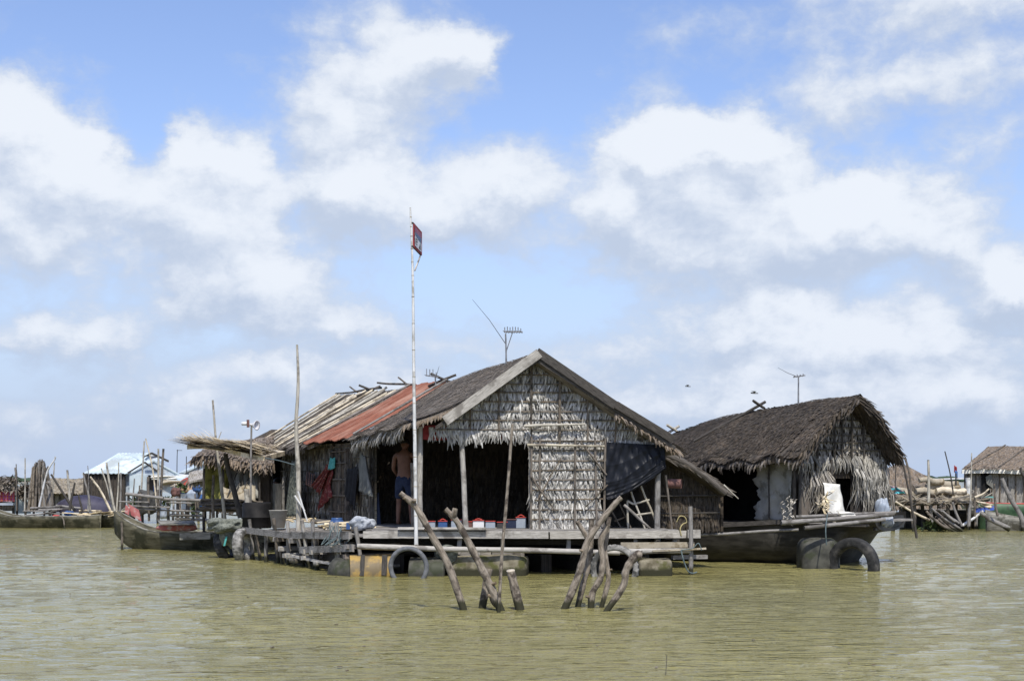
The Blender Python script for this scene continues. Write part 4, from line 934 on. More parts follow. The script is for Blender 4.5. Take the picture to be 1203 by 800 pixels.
for z in (0, .98): mb.box(SP(-.06, z), SP(1.02, z), .03, .02)
mb.build('frame', M['metal_dark'], T_)
def aerial(base, top, label, boom, els, whip=None, strut=None, elv=.09):
    T_ = thing('tv_aerial', label, 'aerial', base); mb = MB(); mb.pole(base, top, .02, .015, .004); mb.build('mast', M['metal'], T_)
    mb = MB(); a, b = boom; mb.box(a, b, .025, .025)
    for k in range(els):
        p = a.lerp(b, (k+.3)/els); mb.tube([p-V((.03, .22, 0)), p+V((.03, .22, 0))], .006, 5); mb.tube([p, p+UP*elv*R.uniform(.5, 1.2)], .009, 5)
    mb.build('boom', M['metal'], T_)
    if strut: mb = MB(); mb.tube(strut, .009, 5); mb.build('strut', M['metal'], T_)
    if whip: mb = MB(); mb.tube(whip, (.007, .003), 5); mb.build('wire', M['metal_dark'], T_)
Ya = 27.2
aerial(at(595, 434, Ya), at(594, 392, Ya), 'television aerial with a long slanting wire on the ridge of the large house', (at(592, 390, Ya), at(614, 390, Ya)), 7,
       whip=[at(594, 404, Ya), at(575, 376, Ya), at(555, 352, Ya)], strut=[at(595, 412, Ya), at(602, 391, Ya)])
Ya = 30.8
aerial(at(512, 452, Ya), at(511, 440, Ya), 'small tilted aerial behind the ridge near the white pole', (at(500, 441, Ya), at(515, 443, Ya)), 4, whip=[at(512, 444, Ya), at(516, 430, Ya)], elv=.16)
Ya = 30.2
aerial(at(938, 482, Ya), at(938, 443, Ya), 'thin aerial on the ridge of the dark hull house', (at(932, 443, Ya), at(946, 441, Ya)), 4, whip=[at(938, 443, Ya), at(925, 438, Ya), at(914, 432, Ya)], elv=.04)
Yl = 31.0
T_ = thing('loudspeaker_pole', 'thin grey pole carrying a small white horn loudspeaker, left of the house', 'loudspeaker', at(294, 628, Yl))
mb = MB(); mb.pole(at(294, 640, Yl), at(295.5, 498, Yl), .026, .02, .004, 7); mb.build('pole', M['grey_wood'], T_)
mb = MB(); mb.revolve(at(296, 499, Yl), [(.02, -.12), (.03, 0), (.05, .04), (.085, .10), (.11, .13), (.09, .128), (.01, .05)], 16, (1, -.5, -.1)); mb.build('horn', M['white_paint'], T_)
mb = MB(); mb.revolve(at(291, 497.5, Yl), [(.001, -.14), (.04, -.13), (.04, .02), (.001, .03)], 12, (1, -.2, 0)); mb.build('driver', M['white_paint'], T_)
mb = MB(); mb.tube([at(291.5, 502, Yl-.05), at(291.3, 493, Yl-.05)], .03, 8); mb.build('bracket', M['clay'], T_)
mb = MB(); mb.tube([at(287, 498.5, Yl), at(297, 500, Yl)], .012, 6); mb.build('crossbar', M['metal'], T_)
def upole(pts, Y, r, label, m='bamboo', name='bamboo_pole', group=None, cat='pole', n=7, down=None):
    if down and pts[0][1] < down:                                  # carry the foot down to what it stands on
        (x0, y0), (x1, y1) = pts[0], pts[-1]; pts = [(x0+(x0-x1)*min(2.0, (down-y0)/max(1, y0-y1))*.5, down)]+list(pts)
    T3 = [at(px, py, Y) for px, py in pts]; mb = MB(); mb.tube(spline(T3, 5), r, n, rough=.08); return tag(mb.build(name, M[m]), label, cat, group)
upole([(351, 632), (350.5, 560), (348, 500), (350.5, 450), (349, 405)], 29.2, (.06, .022), 'tall pale bamboo rising from the landing left of the red roof strip')
upole([(292, 630), (291, 600), (290, 574)], 30.9, (.06, .055), 'short thick pale post beside the loudspeaker pole', name='post', cat='post')
upole([(266, 626), (259, 560), (254, 520), (250, 470)], 34.4, (.045, .022), 'tall mottled pole standing left of the palm canopy')
upole([(254.5, 524), (257, 515), (260, 507)], 34.4, (.018, .01), 'thin forked twig tied high on the mottled pole', name='twig', cat='twig')
upole([(283, 608), (276, 580), (269, 555), (265, 533)], 33.4, (.07, .055), 'black leaning prop holding up the palm canopy', m='dark_wood', name='prop')
upole([(251, 612), (250, 585), (251, 558)], 34.0, (.04, .03), 'thin stake before the yellow green panel', m='brown_wood', name='stake', cat='stake')
mb = MB(); mb.tube(spline([at(312, 538, 31.6), at(328, 541, 30.6), at(346, 546, 29.3)], 6), .012, 5); tag(mb.build('clothes_line', M['rope']), 'thin line stretched from the eave to the tall bamboo', 'line')

# palm canopy
T_ = thing('palm_canopy', 'flat pale palm leaf awning sticking out on a black prop', 'awning', at(265, 535, 33.4))
mb = MB(); ca, cb = at(228, 521, 33.2), at(318, 531, 32.4)
mb.slab(lambda i, j: ca.lerp(cb, i)+V((.25, 1.3, .14))*(j-.3)+UP*(.06*math.sin(i*5)), 10, 3, (0, 0, -.10)); mb.build('leaf_mat', M['straw'], T_)
mb = MB(); dd = (ca-cb).normalized()
for i in range(900):
    t = R.random(); p = ca.lerp(cb, t)+V((.2, 1.1, .1))*R.uniform(-.45, .6)+UP*R.uniform(-.04, .09)
    mb.leaf(p, (dd+V((0, R.uniform(-.15, .15), R.uniform(-.05, .16)))).normalized(), V((.2, 1, 0)), UP, R.uniform(.35, .8), R.uniform(.04, .09), R.uniform(0, .2), .35)
for i in range(80):
    p = ca+V((R.uniform(-.05, .5), R.uniform(-.4, .5), R.uniform(-.05, .1))); mb.leaf(p, (dd+V((0, R.uniform(-.3, .3), R.uniform(-.1, .75)))).normalized(), V((.2, 1, 0)), UP, R.uniform(.3, .6), .03, .2, .1)
mb.build('palm_leaves', M['straw'], T_)
# annexe hut with the yellow green panel
Yh = 35.5
T_ = thing('annexe_hut', 'low hut with a mossy yellow green panel under a shaggy thatch eave', 'hut', at(272, 600, Yh))
mb = MB()
def an(i, j): a = at(lerp(226, 322, i), lerp(537, 543, i)-3*math.sin(i*6), Yh-.4); b = at(lerp(250, 322, i), lerp(522, 512, i), Yh+2); return b.lerp(a, j)
mb.slab(an, 10, 5, (0, 0, -.12))
for i in range(600):
    s_, t = R.random(), R.random(); p = an(s_, t)+UP*.02; mb.leaf(p, (an(s_, 1)-an(s_, 0)).normalized()+UP*.05, V((1, 0, 0)), UP, .3, .04, .1, .4)
for i in range(240):
    p = an(R.random(), 1); mb.leaf(p-UP*.02, V((R.uniform(-.6, .3), R.uniform(-.8, 0), R.uniform(-1, -.2))).normalized(), V((1, 0, 0)), FR, R.uniform(.15, .36), .045, .2, .2)
mb.build('thatch_roof', M['thatch_brown'], T_)
mb = MB(); mb.grid(lambda i, j: at(lerp(241, 269+1.5*math.sin(j*7), i), lerp(545, 588+2*math.sin(i*5), j), Yh)+V((0, -.06*math.sin(i*9+j*2)-.05*math.sin(j*8), 0)), 18, 18); mb.build('yellow_panel', M['mossy_cloth'], T_, 'mossy yellow green cloth panel', solid=.02)
mb = MB(); mb.grid(lambda i, j: at(lerp(270, 303, i), lerp(547, 585, j), Yh+.1-.5*j)+V((0, -.03*math.sin(i*24), 0)), 24, 8); mb.build('tarp_panel', M['grey_tarp'], T_, 'grey ribbed sheet leaning on poles', solid=.02)
mb = MB(); mb.grid(lambda i, j: at(lerp(262, 300, i), lerp(572, 590, j)+3*math.sin(i*6), Yh-.35-.4*j), 12, 5); mb.build('brown_sheet', M['sack'], T_, solid=.02)
for px, py in ((275, 548), (283, 549), (291, 549)): mb = MB(); mb.pole(at(px+6, py, Yh-.1), at(px-8, 584, Yh-.6), .018, .014, .01); mb.build('lath', M['dark_wood'], T_)
mb = MB(); mb.slab(lambda i, j: at(lerp(241, 318, i), lerp(540, 600, j), Yh+.6), 2, 2, (0, .05, 0)); mb.slab(lambda i, j: at(lerp(303, 316, i), lerp(545, 598, j), Yh), 2, 2, (0, .04, 0)); mb.build('back_wall', M['thatch_dark'], T_)
mb = MB()
for k in range(14): a = at(236+R.uniform(-3, 3), 590+R.uniform(-5, 10), Yh-.6-.3*R.random()); mb.pole(a, a+V((R.uniform(1.0, 1.6), R.uniform(-.2, .2), R.uniform(-.1, .08))), .03, .025, .02)
mb.build('floor_poles', M['brown_wood'], T_)
for px in (240, 262, 285, 305): mb = MB(); mb.pole(at(px, 640, Yh-.3), at(px, 550, Yh-.3), .035, .03, .01); mb.build('post', M['dark_wood'], T_)
# things on the landing
def vessel(name, c, prof, m, label, cat, axis=(0, 0, 1), parts=None):
    T_ = thing(name, label, cat, c); mb = MB(); mb.revolve(c, prof, 24, axis); mb.build('body', M[m], T_); return T_
c = at(302, 624, 31.0); c.z = .66; T_ = vessel('water_barrel', c, [(.001, .01), (.30, .0), (.31, .02), (.315, .22), (.33, .23), (.315, .24), (.31, .52), (.29, .55), (.27, .545), (.27, .1), (.001, .09)], 'barrel_room_black', 'black water barrel standing on the landing', 'barrel')
c = at(327, 626, 30.4); c.z = .68; T_ = vessel('bucket', c, [(.001, .01), (.13, .0), (.19, .36), (.205, .37), (.19, .375), (.125, .03), (.001, .03)], 'bucket', 'dirty pale bucket beside the black barrel', 'bucket')
mb = MB(); mb.tube([c+V((-.19, 0, .36)), c+V((-.1, -.15, .30)), c+V((.1, -.15, .30)), c+V((.19, 0, .36))], .006, 5); mb.build('handle', M['metal_dark'], T_)
mb = MB()
for i in range(26): a = LP(R.uniform(.2, .42), .74+R.uniform(0, .12), -.25+R.uniform(-.2, .1)); mb.pole(a, a+V((R.uniform(.25, .5), R.uniform(-.1, .1), R.uniform(-.02, .04))), .022, .018, .02, 5, 4)
tag(mb.build('firewood', M['straw']), 'small pile of split firewood on the landing edge', 'firewood')
c = LP(.30, .74, -.5); vessel('cooking_pot', c+V((-.15, .3, 0)), [(.001, .0), (.10, .01), (.14, .08), (.13, .16), (.10, .2), (.11, .22), (.09, .2), (.001, .03)], 'blue_plastic', 'small blue pot beside the firewood', 'pot')
lump('plastic_sack', LP(.06, .90, -.25), .46, .34, .24, 'dull_sack', 'crumpled whitish plastic sack on the corner of the landing', 'sack', .13, sq=.9)
mb = MB(); mb.slab(lambda i, j: LP(.16, .78+j*.28, -.2)+V((i*.07, 0, -.16*j)), 2, 2, (0, .02, 0)); tag(mb.build('blue_board_scrap', M['blue_plastic']), 'small blue scrap tucked beside the plastic sack', 'scrap')
mb = MB()
for k in range(6):
    q = LP(.08+.02*k, .85, .1); mb.tube(spline([q, q+V((R.uniform(-.1, .1), -.12, -.18)), q+V((R.uniform(-.2, .2), -.1, -.35)), q+V((R.uniform(-.05, .2), 0, -.2))], 5), .010, 5)
tag(mb.build('rope_coil', M['rope']), 'loose pale blue rope hanging over the landing edge', 'rope')
# net bundle on the left corner
T_ = lump('net_bundle', at(268, 617, 31.3), .85, .7, .30, 'net', 'grey green bundle of fishing net piled over the tyres', 'fishing net', .16, sq=.9)
T_ = lump('net_bundle', at(272, 628, 31.3), .45, .4, .55, 'net', 'lower tail of grey fishing net drooping between the tyres', 'fishing net', .16, sq=.9)
mb = MB(); q = at(265, 630, 31.0); mb.slab(lambda i, j: q+V((i*.04-.05*j, 0, -.20*j)), 1, 4, (0, .02, 0)); tag(mb.build('rag', M['teal_cloth']), 'small torn teal rag hanging between the two left tyres', 'rag')
mb = MB()
for i in range(30):
    a = P(R.uniform(-1.2, -.2), R.uniform(4, 11), DZ-.02); mb.pole(a, a+V((R.uniform(-.4, .4), R.uniform(-.4, .4), .04)), .02, .015, .03, 5, 4)
stuff(mb.build('litter', M['straw']), 'bits of straw and stick littering the landing', 'litter')
mb = MB(); mb.slab(lambda i, j: P(-.35, lerp(9.3, 10.6, i), lerp(.78, 1.6, j)), 4, 3, (-.02, 0, 0)); mb.box(P(-.38, 9.3, .75), P(-.38, 9.3, 1.75), .05, .05); mb.box(P(-.38, 10.6, .75), P(-.38, 10.6, 1.7), .05, .05)
tag(mb.build('wicker_screen', M['leaf_grey']), 'low grey woven screen standing outside the side wall', 'screen')
for k, (x0, x1, y0, y1) in enumerate(((350, 361, 577, 612), (346, 358, 582, 600))):
    upole([(x0, y0), ((x0+x1)/2, (y0+y1)/2), (x1, y1)], 29.0, (.022, .014), ['longer pale stick leaning on the tall bamboo', 'shorter pale stick leaning on the tall bamboo'][k], m='white_bamboo', name='stick', cat='stick')
# crates and goods along the front opening
cols = [('pale_blue', 'red_plastic'), ('blue_plastic', 'red_plastic'), ('white_paint', 'red_plastic'), ('pale_blue', 'red_plastic'), ('clay', 'red_plastic'), ('pale_blue', 'blue_plastic'), ('metal_dark', 'red_plastic'), ('shorts', 'clay')]
xs = [(505, 'pale blue crate with a red rim, leftmost behind the forked stake', 0, 1), (520, 'blue crate with red goods, second from the left in the doorway', 1, 1), (536, 'pale blue crate with red lid right of the inner post', 3, 1),
      (549, 'small clay red crate in the doorway between pale blue and white ones', 4, .8), (562, 'whitish crate in the doorway', 2, 1.1), (576, 'pale crate right of the whitish one', 0, 1.0),
      (590, 'dark crate behind the tall thin pole', 6, .9), (601, 'dark blue crate between the thin pole and the pale leaf panel', 7, 1.2), (612, 'tall pale blue box with red straps against the leaf panel', 0, 1.35)]
for k, (px, lab, ci, hh) in enumerate(xs):
    c = at(px, 625, 26.75); c.z = DZ+.001; c.y += .05*R.random(); T_ = thing('crate', lab, 'crate', c, 'crates along the front doorway'); w_ = R.uniform(.15, .2)
    mb = MB(); h = .135*hh*R.uniform(.85, 1.15)
    for (a, b) in (((-w_/2, 0), (w_/2, 0)), ((-w_/2, .28), (w_/2, .28))):
        mb.box(c+V((a[0], a[1], h/2)), c+V((b[0], b[1], h/2)), .012, h)
    for s_ in (-1, 1): mb.box(c+V((s_*w_/2, 0, h/2)), c+V((s_*w_/2, .28, h/2)), .012, h)
    mb.box(c+V((-w_/2, .14, .008)), c+V((w_/2, .14, .008)), .28, .012)
    mb.build('body', M[cols[ci][0]], T_)
    mb = MB(); mb.box(c+V((-w_/2-.01, -.01, h)), c+V((w_/2+.01, -.01, h)), .02, .016); mb.build('rim', M[cols[ci][1]], T_)
    if k in (1, 4, 8): mb = MB(); mb.tube(spline([c+V((-w_/3, .05, h+.01)), c+V((0, .05, h+R.uniform(.02, .04))), c+V((w_/3, .05, h+.01))], 4), .012, 5); mb.build('handle' if k in (1, 4, 8) else 'rim', M[cols[ci][1]], T_) if k in (1, 4, 8) else None
# frames under the tarpaulin
def frame(pts, edges, Y, r, label, name, cat, m='bamboo', dep=.0):
    mb = MB()
    for (a, b) in edges: mb.pole(at(*pts[a], Y), at(*pts[b], Y+dep), r, r*.9, .01, 6)
    return tag(mb.build(name, M[m]), label, cat)
frame([(741, 577), (758, 622), (752, 568), (770, 612), (744, 592), (763, 587), (747, 605), (767, 602), (741, 578), (750, 574), (737, 588), (738, 624)],
      [(0, 1), (2, 3), (4, 5), (6, 7), (10, 11), (10, 4)], 26.5, .022, 'pale wooden ladder-like frame leaning under the black tarpaulin', 'ladder', 'ladder')
frame([(717, 598), (731, 622), (722, 612), (737, 606), (727, 590), (742, 622)], [(0, 1), (2, 3), (4, 5)], 26.7, .018, 'low stick frame behind the left part of the tarpaulin gap', 'low_rack', 'frame', 'brown_wood')
frame([(700, 598), (708, 619), (733, 593), (765, 622)], [(0, 1), (2, 3)], 26.3, .03, 'thick stick lying askew under the tarpaulin', 'leaning_stick', 'stick', 'grey_wood')
upole([(782, 558), (786, 590), (790, 626)], 26.4, (.022, .018), 'thin crooked stick leaning outside the right corner post', m='brown_wood', name='stick', cat='stick')
drum(at(792, 568, 26.5), (1, -.35, -.05), .26, .085, 'clay', 'dusty red clay jar lying on its side under the lean-to', name='clay_jar', group=None, cat='jar')
mb = MB(); q = at(795, 613, 25.9)
mb.tube(spline([q, q+V((.05, -.02, .10)), q+V((.14, 0, .09)), q+V((.18, .0, 0)), q+V((.10, -.05, -.04)), q+V((.05, -.1, -.12)), q+V((.07, -.1, -.24))], 5), .011, 6)
tag(mb.build('yellow_rope', M['yellow_rope']), 'short yellow rope looped over the right part of the beam', 'rope')
mb = MB(); q = at(800, 646, 25.1); mb.tube(spline([q, q+V((.05, -.02, -.2)), q+V((.12, 0, -.36)), q+V((.2, .0, -.40)), q+V((.28, 0, -.38))], 5), .013, 6)
mb.tube(spline([q, q+V((.2, 0, .03)), q+V((.3, 0, .12)), q+V((.36, 0, .0))], 5), .010, 6)
tag(mb.build('mooring_rope', M['rope']), 'dark green rope trailing from the lower plank into the water', 'rope')
# details of the hull house
def sheet(name, pts, Y, m, label, cat, amp=.03, group=None, dy=0):
    W4 = [at(px, py, Y) for px, py in pts]; ph = R.uniform(0, 6)
    def fn(i, j): p = W4[0].lerp(W4[1], i).lerp(W4[3].lerp(W4[2], i), j); return p+V((.008*math.sin(j*12+ph)*(2*i-1), amp*(math.sin(i*8+ph+j*2)+.6*math.sin(j*9+i*5))+dy*i, 0))
    mb = MB(); mb.grid(fn, 14, 14); return tag(mb.build(name, M[m], solid=.012), label, cat, group)
sheet('white_board', [(967, 567), (990, 569), (997, 606), (973, 604)], 28.55, 'white_sheet', 'bright crumpled white sheet standing in the hull house doorway', 'sheet', .02, dy=.3)
sheet('white_scrap', [(983, 600), (1003, 602), (1007, 609), (988, 606)], 28.2, 'white_sheet', 'flat torn white scrap lying below the white sheet', 'scrap', .02)
mb = MB()
for i in range(40):
    p = at(923+R.uniform(-4, 9), R.uniform(585, 612), 28.0); mb.leaf(p, V((R.uniform(-.8, .8), -.1, R.uniform(-1, .8))).normalized(), V((1, 0, 0)), FR, R.uniform(.05, .13), .025, .6, .3)
tag(mb.build('dry_leaves', M['fringe']), 'bunch of pale torn strips tied at the hull house corner', 'leaves')
mb = MB()
for i in range(30):
    p = at(970+R.uniform(-5, 5), R.uniform(580, 606), 28.35); mb.leaf(p, V((R.uniform(-.8, .8), -.1, R.uniform(-1, .8))).normalized(), V((1, 0, 0)), FR, R.uniform(.08, .2), .04, .6, .3)
tag(mb.build('dry_leaves', M['straw']), 'brown dry leaf cluster left of the bright white sheet', 'leaves')
lump('plastic_bag', at(1036, 600, 28.9), .25, .25, .5, 'pale_blue', 'pale blue plastic bag caught at the right corner of the hull house', 'bag', .15, sq=.9)
lump('plastic_bag', at(1042, 612, 28.6), .26, .2, .22, 'dull_sack', 'white plastic bag snagged under the end of the platform pole', 'bag', .15, sq=.9)
mb = MB(); mb.tube(spline([at(972, 604, 27.3), at(970, 622, 27.0), at(971, 640, 27.0)], 4), .012, 5); tag(mb.build('fender_rope', M['rope']), 'rope tying the wrapped drum below the platform poles', 'rope')
upole([(1077, 632), (1070, 590), (1062, 550), (1054, 520)], 33, (.032, .016), 'thin stick rising beside the right verge of the hull house', m='dark_wood', name='thin_pole')
# ================================================================ boats
def boat(name, label, bow, stern, beam, fb, rb, rs_, m='hull', group=None, draft=.12, thw=3, mi_='hull_grey', lb=.28, ls=.2, decks=True, cat='boat'):
    bow, stern = V((*bow, 0)), V((*stern, 0)); ax = (stern-bow); L = ax.length; ax.normalize(); sx = V((ax.y, -ax.x, 0))
    T_ = thing(name, label, cat, (bow+stern)/2, group)
    def shp(i, j, k=1.0):
        w_ = beam/2*(math.sin(math.pi*min(1, max(0, (i*.96+.02))))**.55)*k; rise = rb*max(0, (lb-i)/lb)**1.8+rs_*max(0, (i-(1-ls))/ls)**1.8
        top = fb+rise; bot = -draft*k+rise*.92*(1 if rise > .02 else 0)*min(1, rise*2)+(1-k)*.12
        u = 2*j-1; w2 = w_*(1-.0*abs(u)); z = lerp(bot, top, abs(u)**1.9); x = math.copysign(w_*min(1, abs(u)**.6), u)*(.80+.20*abs(u))
        return bow+ax*(i*L)+sx*x+UP*z
    mb = MB(); mb.grid(lambda i, j: shp(i, j), 30, 14); mb.build('hull', M[m], T_, solid=.03)
    mb = MB()
    for j in (0, 1): mb.tube([shp(i/24, j)+UP*.01 for i in range(25)], .022, 6)
    mb.build('gunwale', M[mi_], T_)
    mb = MB(); mb.slab(lambda i, j: (lambda a, b: a.lerp(b, j))(shp(.14+.72*i, .28), shp(.14+.72*i, .72))+UP*.06, 14, 2, (0, 0, -.02)); mb.build('floor', M[mi_], T_)
    for k in range(thw):
        i = .2+.6*(k+.5)/thw; mb = MB(); a, b = shp(i, .06), shp(i, .94); a.z = b.z = min(a.z, b.z)-.02; mb.box(a, b, .16, .03); mb.build('thwart', M[mi_], T_)
    if decks:
        mb = MB(); mb.slab(lambda i, j: (lambda a, b: a.lerp(b, j))(shp(.01+.12*i, .03), shp(.01+.12*i, .97))-UP*.02, 6, 2, (0, 0, -.02)); mb.build('bow_deck', M[mi_], T_)
    return T_, shp
T_, s_ = boat('wooden_boat', 'grey wooden boat with faded red bow marks moored left of the landing', (-9.75, 35.6), (-5.7, 35.0), .90, .40, .52, .05, 'hull', thw=2, lb=.34)
mb = MB(); mb.slab(lambda i, j: at(151+12*i+3*j, 595+7*i-3+13*j, 35.9), 2, 2, (0, .03, 0)); mb.build('red_bow_panel', M['pink_paint'], T_)
mb = MB(); mb.slab(lambda i, j: at(144+5*i, 600+4*j+3*i, 35.2), 1, 2, (0, .03, 0)); mb.build('bow_panel', M['white_paint'], T_) if False else None
mb = MB(); q = at(149, 592, 35.85)
mb.slab(lambda i, j: at(147.5+5*i-j*1, 593+3*i+9*j, 35.8), 2, 2, (0, .03, 0)); mb.build('red_bow_tip', M['pink_paint'], T_)
mb = MB(); mb.slab(lambda i, j: at(211+36*i, 626+8.0*j-.8*i, 34.25), 3, 1, (0, .03, 0)); mb.build('side_board', M['hull_grey'], T_, 'pale grey board lying over the side')
mb = MB()
mb.slab(lambda i, j: at(185+42*i+3*j, 611+4*j, 35.1-.7*j), 3, 1, (0, 0, -.03)); tag(mb.build('plank', M['hull_grey']), 'wide grey plank laid across the boat over the pink bundle', 'plank')
lump('pink_bundle', at(209, 619.5, 35.05), .95, .35, .18, 'pink_paint', 'faded pink tarpaulin bundle lying inside the moored boat', 'bundle', .07, sq=.7)
upole([(143, 655), (143.5, 630), (143, 612)], 35.0, (.03, .03), 'thin mooring stick at the bow of the red marked boat', m='brown_wood', name='stick', cat='stick')
BG = 'boats moored at the far left'
boat('wooden_boat', 'long olive wooden boat at the far left edge', (-18.35, 50.9), (-14.4, 50.6), .95, .40, .34, .05, 'hull', BG, thw=3)
boat('wooden_boat', 'olive boat with a high stern behind the long one at the far left', (-15.6, 51.4), (-13.45, 51.3), .9, .42, .05, .45, 'hull', BG, thw=1, ls=.35)
boat('wooden_boat', 'tip of a brown boat entering at the far left edge', (-17.6, 48.2), (-20.4, 48.0), .8, .30, .10, .05, 'brown_wood', BG, thw=1)
def clutter(n, x0, x1, y0, y1, Y, mats, label, name, cat):
    mb = MB()
    for i in range(n): a = at(R.uniform(x0, x1), R.uniform(y0, y1), Y+R.uniform(-.4, .4)); mb.pole(a, a+V((R.uniform(.3, 1.1)*R.choice([-1, 1]), R.uniform(-.2, .2), R.uniform(-.08, .12))), .03, .022, .03, 5, 4)
    return tag(mb.build(name, M[mats]), label, cat)
clutter(14, 86, 128, 600, 607, 51.0, 'straw', 'pale sticks heaped over the far left boats', 'stick_heap', 'sticks')
clutter(8, 38, 62, 597, 604, 51.0, 'grey_wood', 'grey boards lying across the long olive boat', 'board_heap', 'boards')
lump('float', at(66, 606.5, 50.5), .22, .2, .12, 'red_plastic', 'small orange object in the long olive boat', 'float', .05)
lump('rag_bundle', at(81, 603, 50.7), .28, .2, .16, 'blue_plastic', 'small blue rag bundle in the long olive boat', 'rag', .15)
mb = MB(); mb.tube(spline([at(72, 606, 50.2), at(75, 612, 50.1), at(76, 626, 50.0)], 4), .025, 5); tag(mb.build('stick', M['brown_wood']), 'thin crooked stick over the side of the long olive boat', 'stick')
# upturned dark boat
def over(i, j):
    px = lerp(67, 136, i); k = math.sin(math.pi*min(1, i*.95+.05))**.45; a = math.pi*j
    c = at(px, 601, 53.5); return c+V((0, -.7*math.cos(a)*k, .60*math.sin(a)**.7*k+.02))
mb = MB(); mb.slab(over, 22, 10, (0, 0, -.03)); tag(mb.build('covered_boat', M['tarp_purple']), 'long low hump of dark violet tarpaulin in front of the metal roofed house', 'tarpaulin')

# ================================================================ simple far houses: walls, roof, dark openings painted as black panels
def hut(name, label, o, u, v, w_, d, zf, ze_, zr_, wallm, roofm, over_=.25, front=None, corr=False, thk=.06, cat='house', ridge_shift=.5, legs=4, leaf=0):
    o, u, v = V(o), V(u).normalized(), V(v).normalized(); T_ = thing(name, label, cat, o+u*(w_/2)+v*(d/2))
    def q(a, b, z): p = o+u*a+v*b; return V((p.x, p.y, z))
    mr = w_*ridge_shift
    def gz(a): return lerp(ze_, zr_, a/mr) if a < mr else lerp(zr_, ze_, (a-mr)/(w_-mr))
    for b, nm, mm in ((0, 'gable_wall', front or wallm), (d, 'back_wall', wallm)):
        mb = MB(); mb.slab(lambda i, j: q(w_*i, b, lerp(zf, gz(w_*i)-.03, j)), 12, 4, v*.05*(1 if b == 0 else -1), w_, 2); mb.build(nm, M[mm], T_)
    for a, nm in ((0, 'side_wall'), (w_, 'side_wall')):
        mb = MB(); mb.slab(lambda i, j: q(a, d*(1-i)-.05*(1-2*i), lerp(zf, ze_-.03, j)), 10, 4, u*.05*(1 if a == 0 else -1), d, 2)
        x = mb.build(nm, M[wallm], T_)
    for sgn in (0, 1):
        def rf(i, t):
            a = lerp(mr, -over_ if sgn == 0 else w_+over_, t); k = mr if sgn == 0 else w_-mr; z = zr_-(zr_-ze_)*abs(a-mr)/k+.03
            if corr: z += .012*math.sin(i*d*2*math.pi/.16)
            return q(a, lerp(-over_, d+over_, i), z)
        mb = MB(); mb.slab(rf, max(12, int(d*14)) if corr else 12, 5, (0, 0, -thk))
        if leaf:
            for k in range(leaf):
                i, t = R.random(), R.random(); p = rf(i, t)+UP*.02; mb.leaf(p, (rf(i, min(1, t+.1))-rf(i, t)).normalized(), v, UP, .3, .07, .15, .5)
            for k in range(leaf//3): p = rf(R.random(), 1); mb.leaf(p, (DN+u*R.uniform(-.6, .6)).normalized(), v, u, R.uniform(.12, .3), .07, .15, .3)
        mb.build('roof', M[roofm], T_)
    mb = MB(); mb.box(q(0, d/2, zf), q(w_, d/2, zf), d, .08); mb.build('floor', M['dark_wood'], T_)
    for k in range(legs):
        for b in (0.05, d-.05): mb = MB(); mb.pole(q(w_*k/(legs-1), b, -.5), q(w_*k/(legs-1), b, zf), .05, .05, .01); mb.build('stilt', M['dark_wood'], T_)
    return T_, q
def opening(T_, q, a0, a1, z0, z1, m='barrel_room_black', name='window', b=-.03, parts=True):  # black slab over the solid wall, painting the dark inside
    mb = MB(); mb.slab(lambda i, j: q(lerp(a0, a1, i), b, lerp(z0, z1, j)), 1, 1, (0, .02, 0)); x = mb.build(name, M[m], T_)
    if parts:
        mb = MB()
        for (p, r_) in ((q(a0, b-.02, z0), q(a0, b-.02, z1)), (q(a1, b-.02, z0), q(a1, b-.02, z1)), (q(a0, b-.02, z1), q(a1, b-.02, z1))): mb.box(p, r_, .05, .05)
        mb.build('frame', M['brown_wood'], x)
# metal roofed house: gable faces right-front
gu, gv = V((.62, .78, 0)), V((-.85, .35, 0))
# tall part behind, low part in front, both with blue gables
T_, q = hut('metal_roof_house', 'house with a pale metal roof and blue boarded gable, largest at the left', (-14.85, 56.0, 0), (.93, .36, 0), (-.98, .20, 0), 1.75, 1.75, .45, 1.95, 2.42, 'blue_board', 'metal_roof', .10, corr=True)
ph = T_
# dark long side wall and the higher roof rise
T2 = T_
mb = MB(); mb.slab(lambda i, j: V((lerp(-16.55, -14.93, i), 55.85, lerp(.45, 1.93, j))), 8, 4, (0, .05, 0), 1.7, 1.5); mb.build('side_wall', M['tarp_purple'] if False else M['thatch_dark'], T_, 'dark weathered long side wall')
mb = MB()
for k in range(12): x = -16.5+k*.14; mb.box((x, 55.80, .5), (x, 55.80, 1.92), .03, .03)
mb.build('wall_batten', M['dark_wood'], T_)
def rise(i, j): a = at(lerp(100.5, 151, i), 555.5, 55.7); b = at(lerp(139, 178, i), 532, 58.6); p = a.lerp(b, j); return p+UP*.012*math.sin(i*60)
mb = MB(); mb.slab(rise, 90, 4, (0, 0, -.03)); mb.build('roof', M['metal_roof'], T_, 'long pale sheet metal slope')
mb = MB(); mb.slab(lambda i, j: at(178, 532, 58.6).lerp(at(198, 541.5, 59.4), i)+V((-.3*j-.1, -1.4*j, -.16*j)), 20, 3, (0, 0, -.03)); mb.build('roof', M['metal_roof'], T_)
mb = MB(); mb.face([at(160, 542.5, 58.0), at(193, 545, 58.6), at(193, 541.5, 58.6), at(178, 533.5, 58.5)]); mb.face([at(160, 542.5, 58.0), at(160, 552, 58.0), at(193, 556, 58.6), at(193, 545, 58.6)]); mb.build('upper_gable', M['blue_board'], T_, solid=.03)
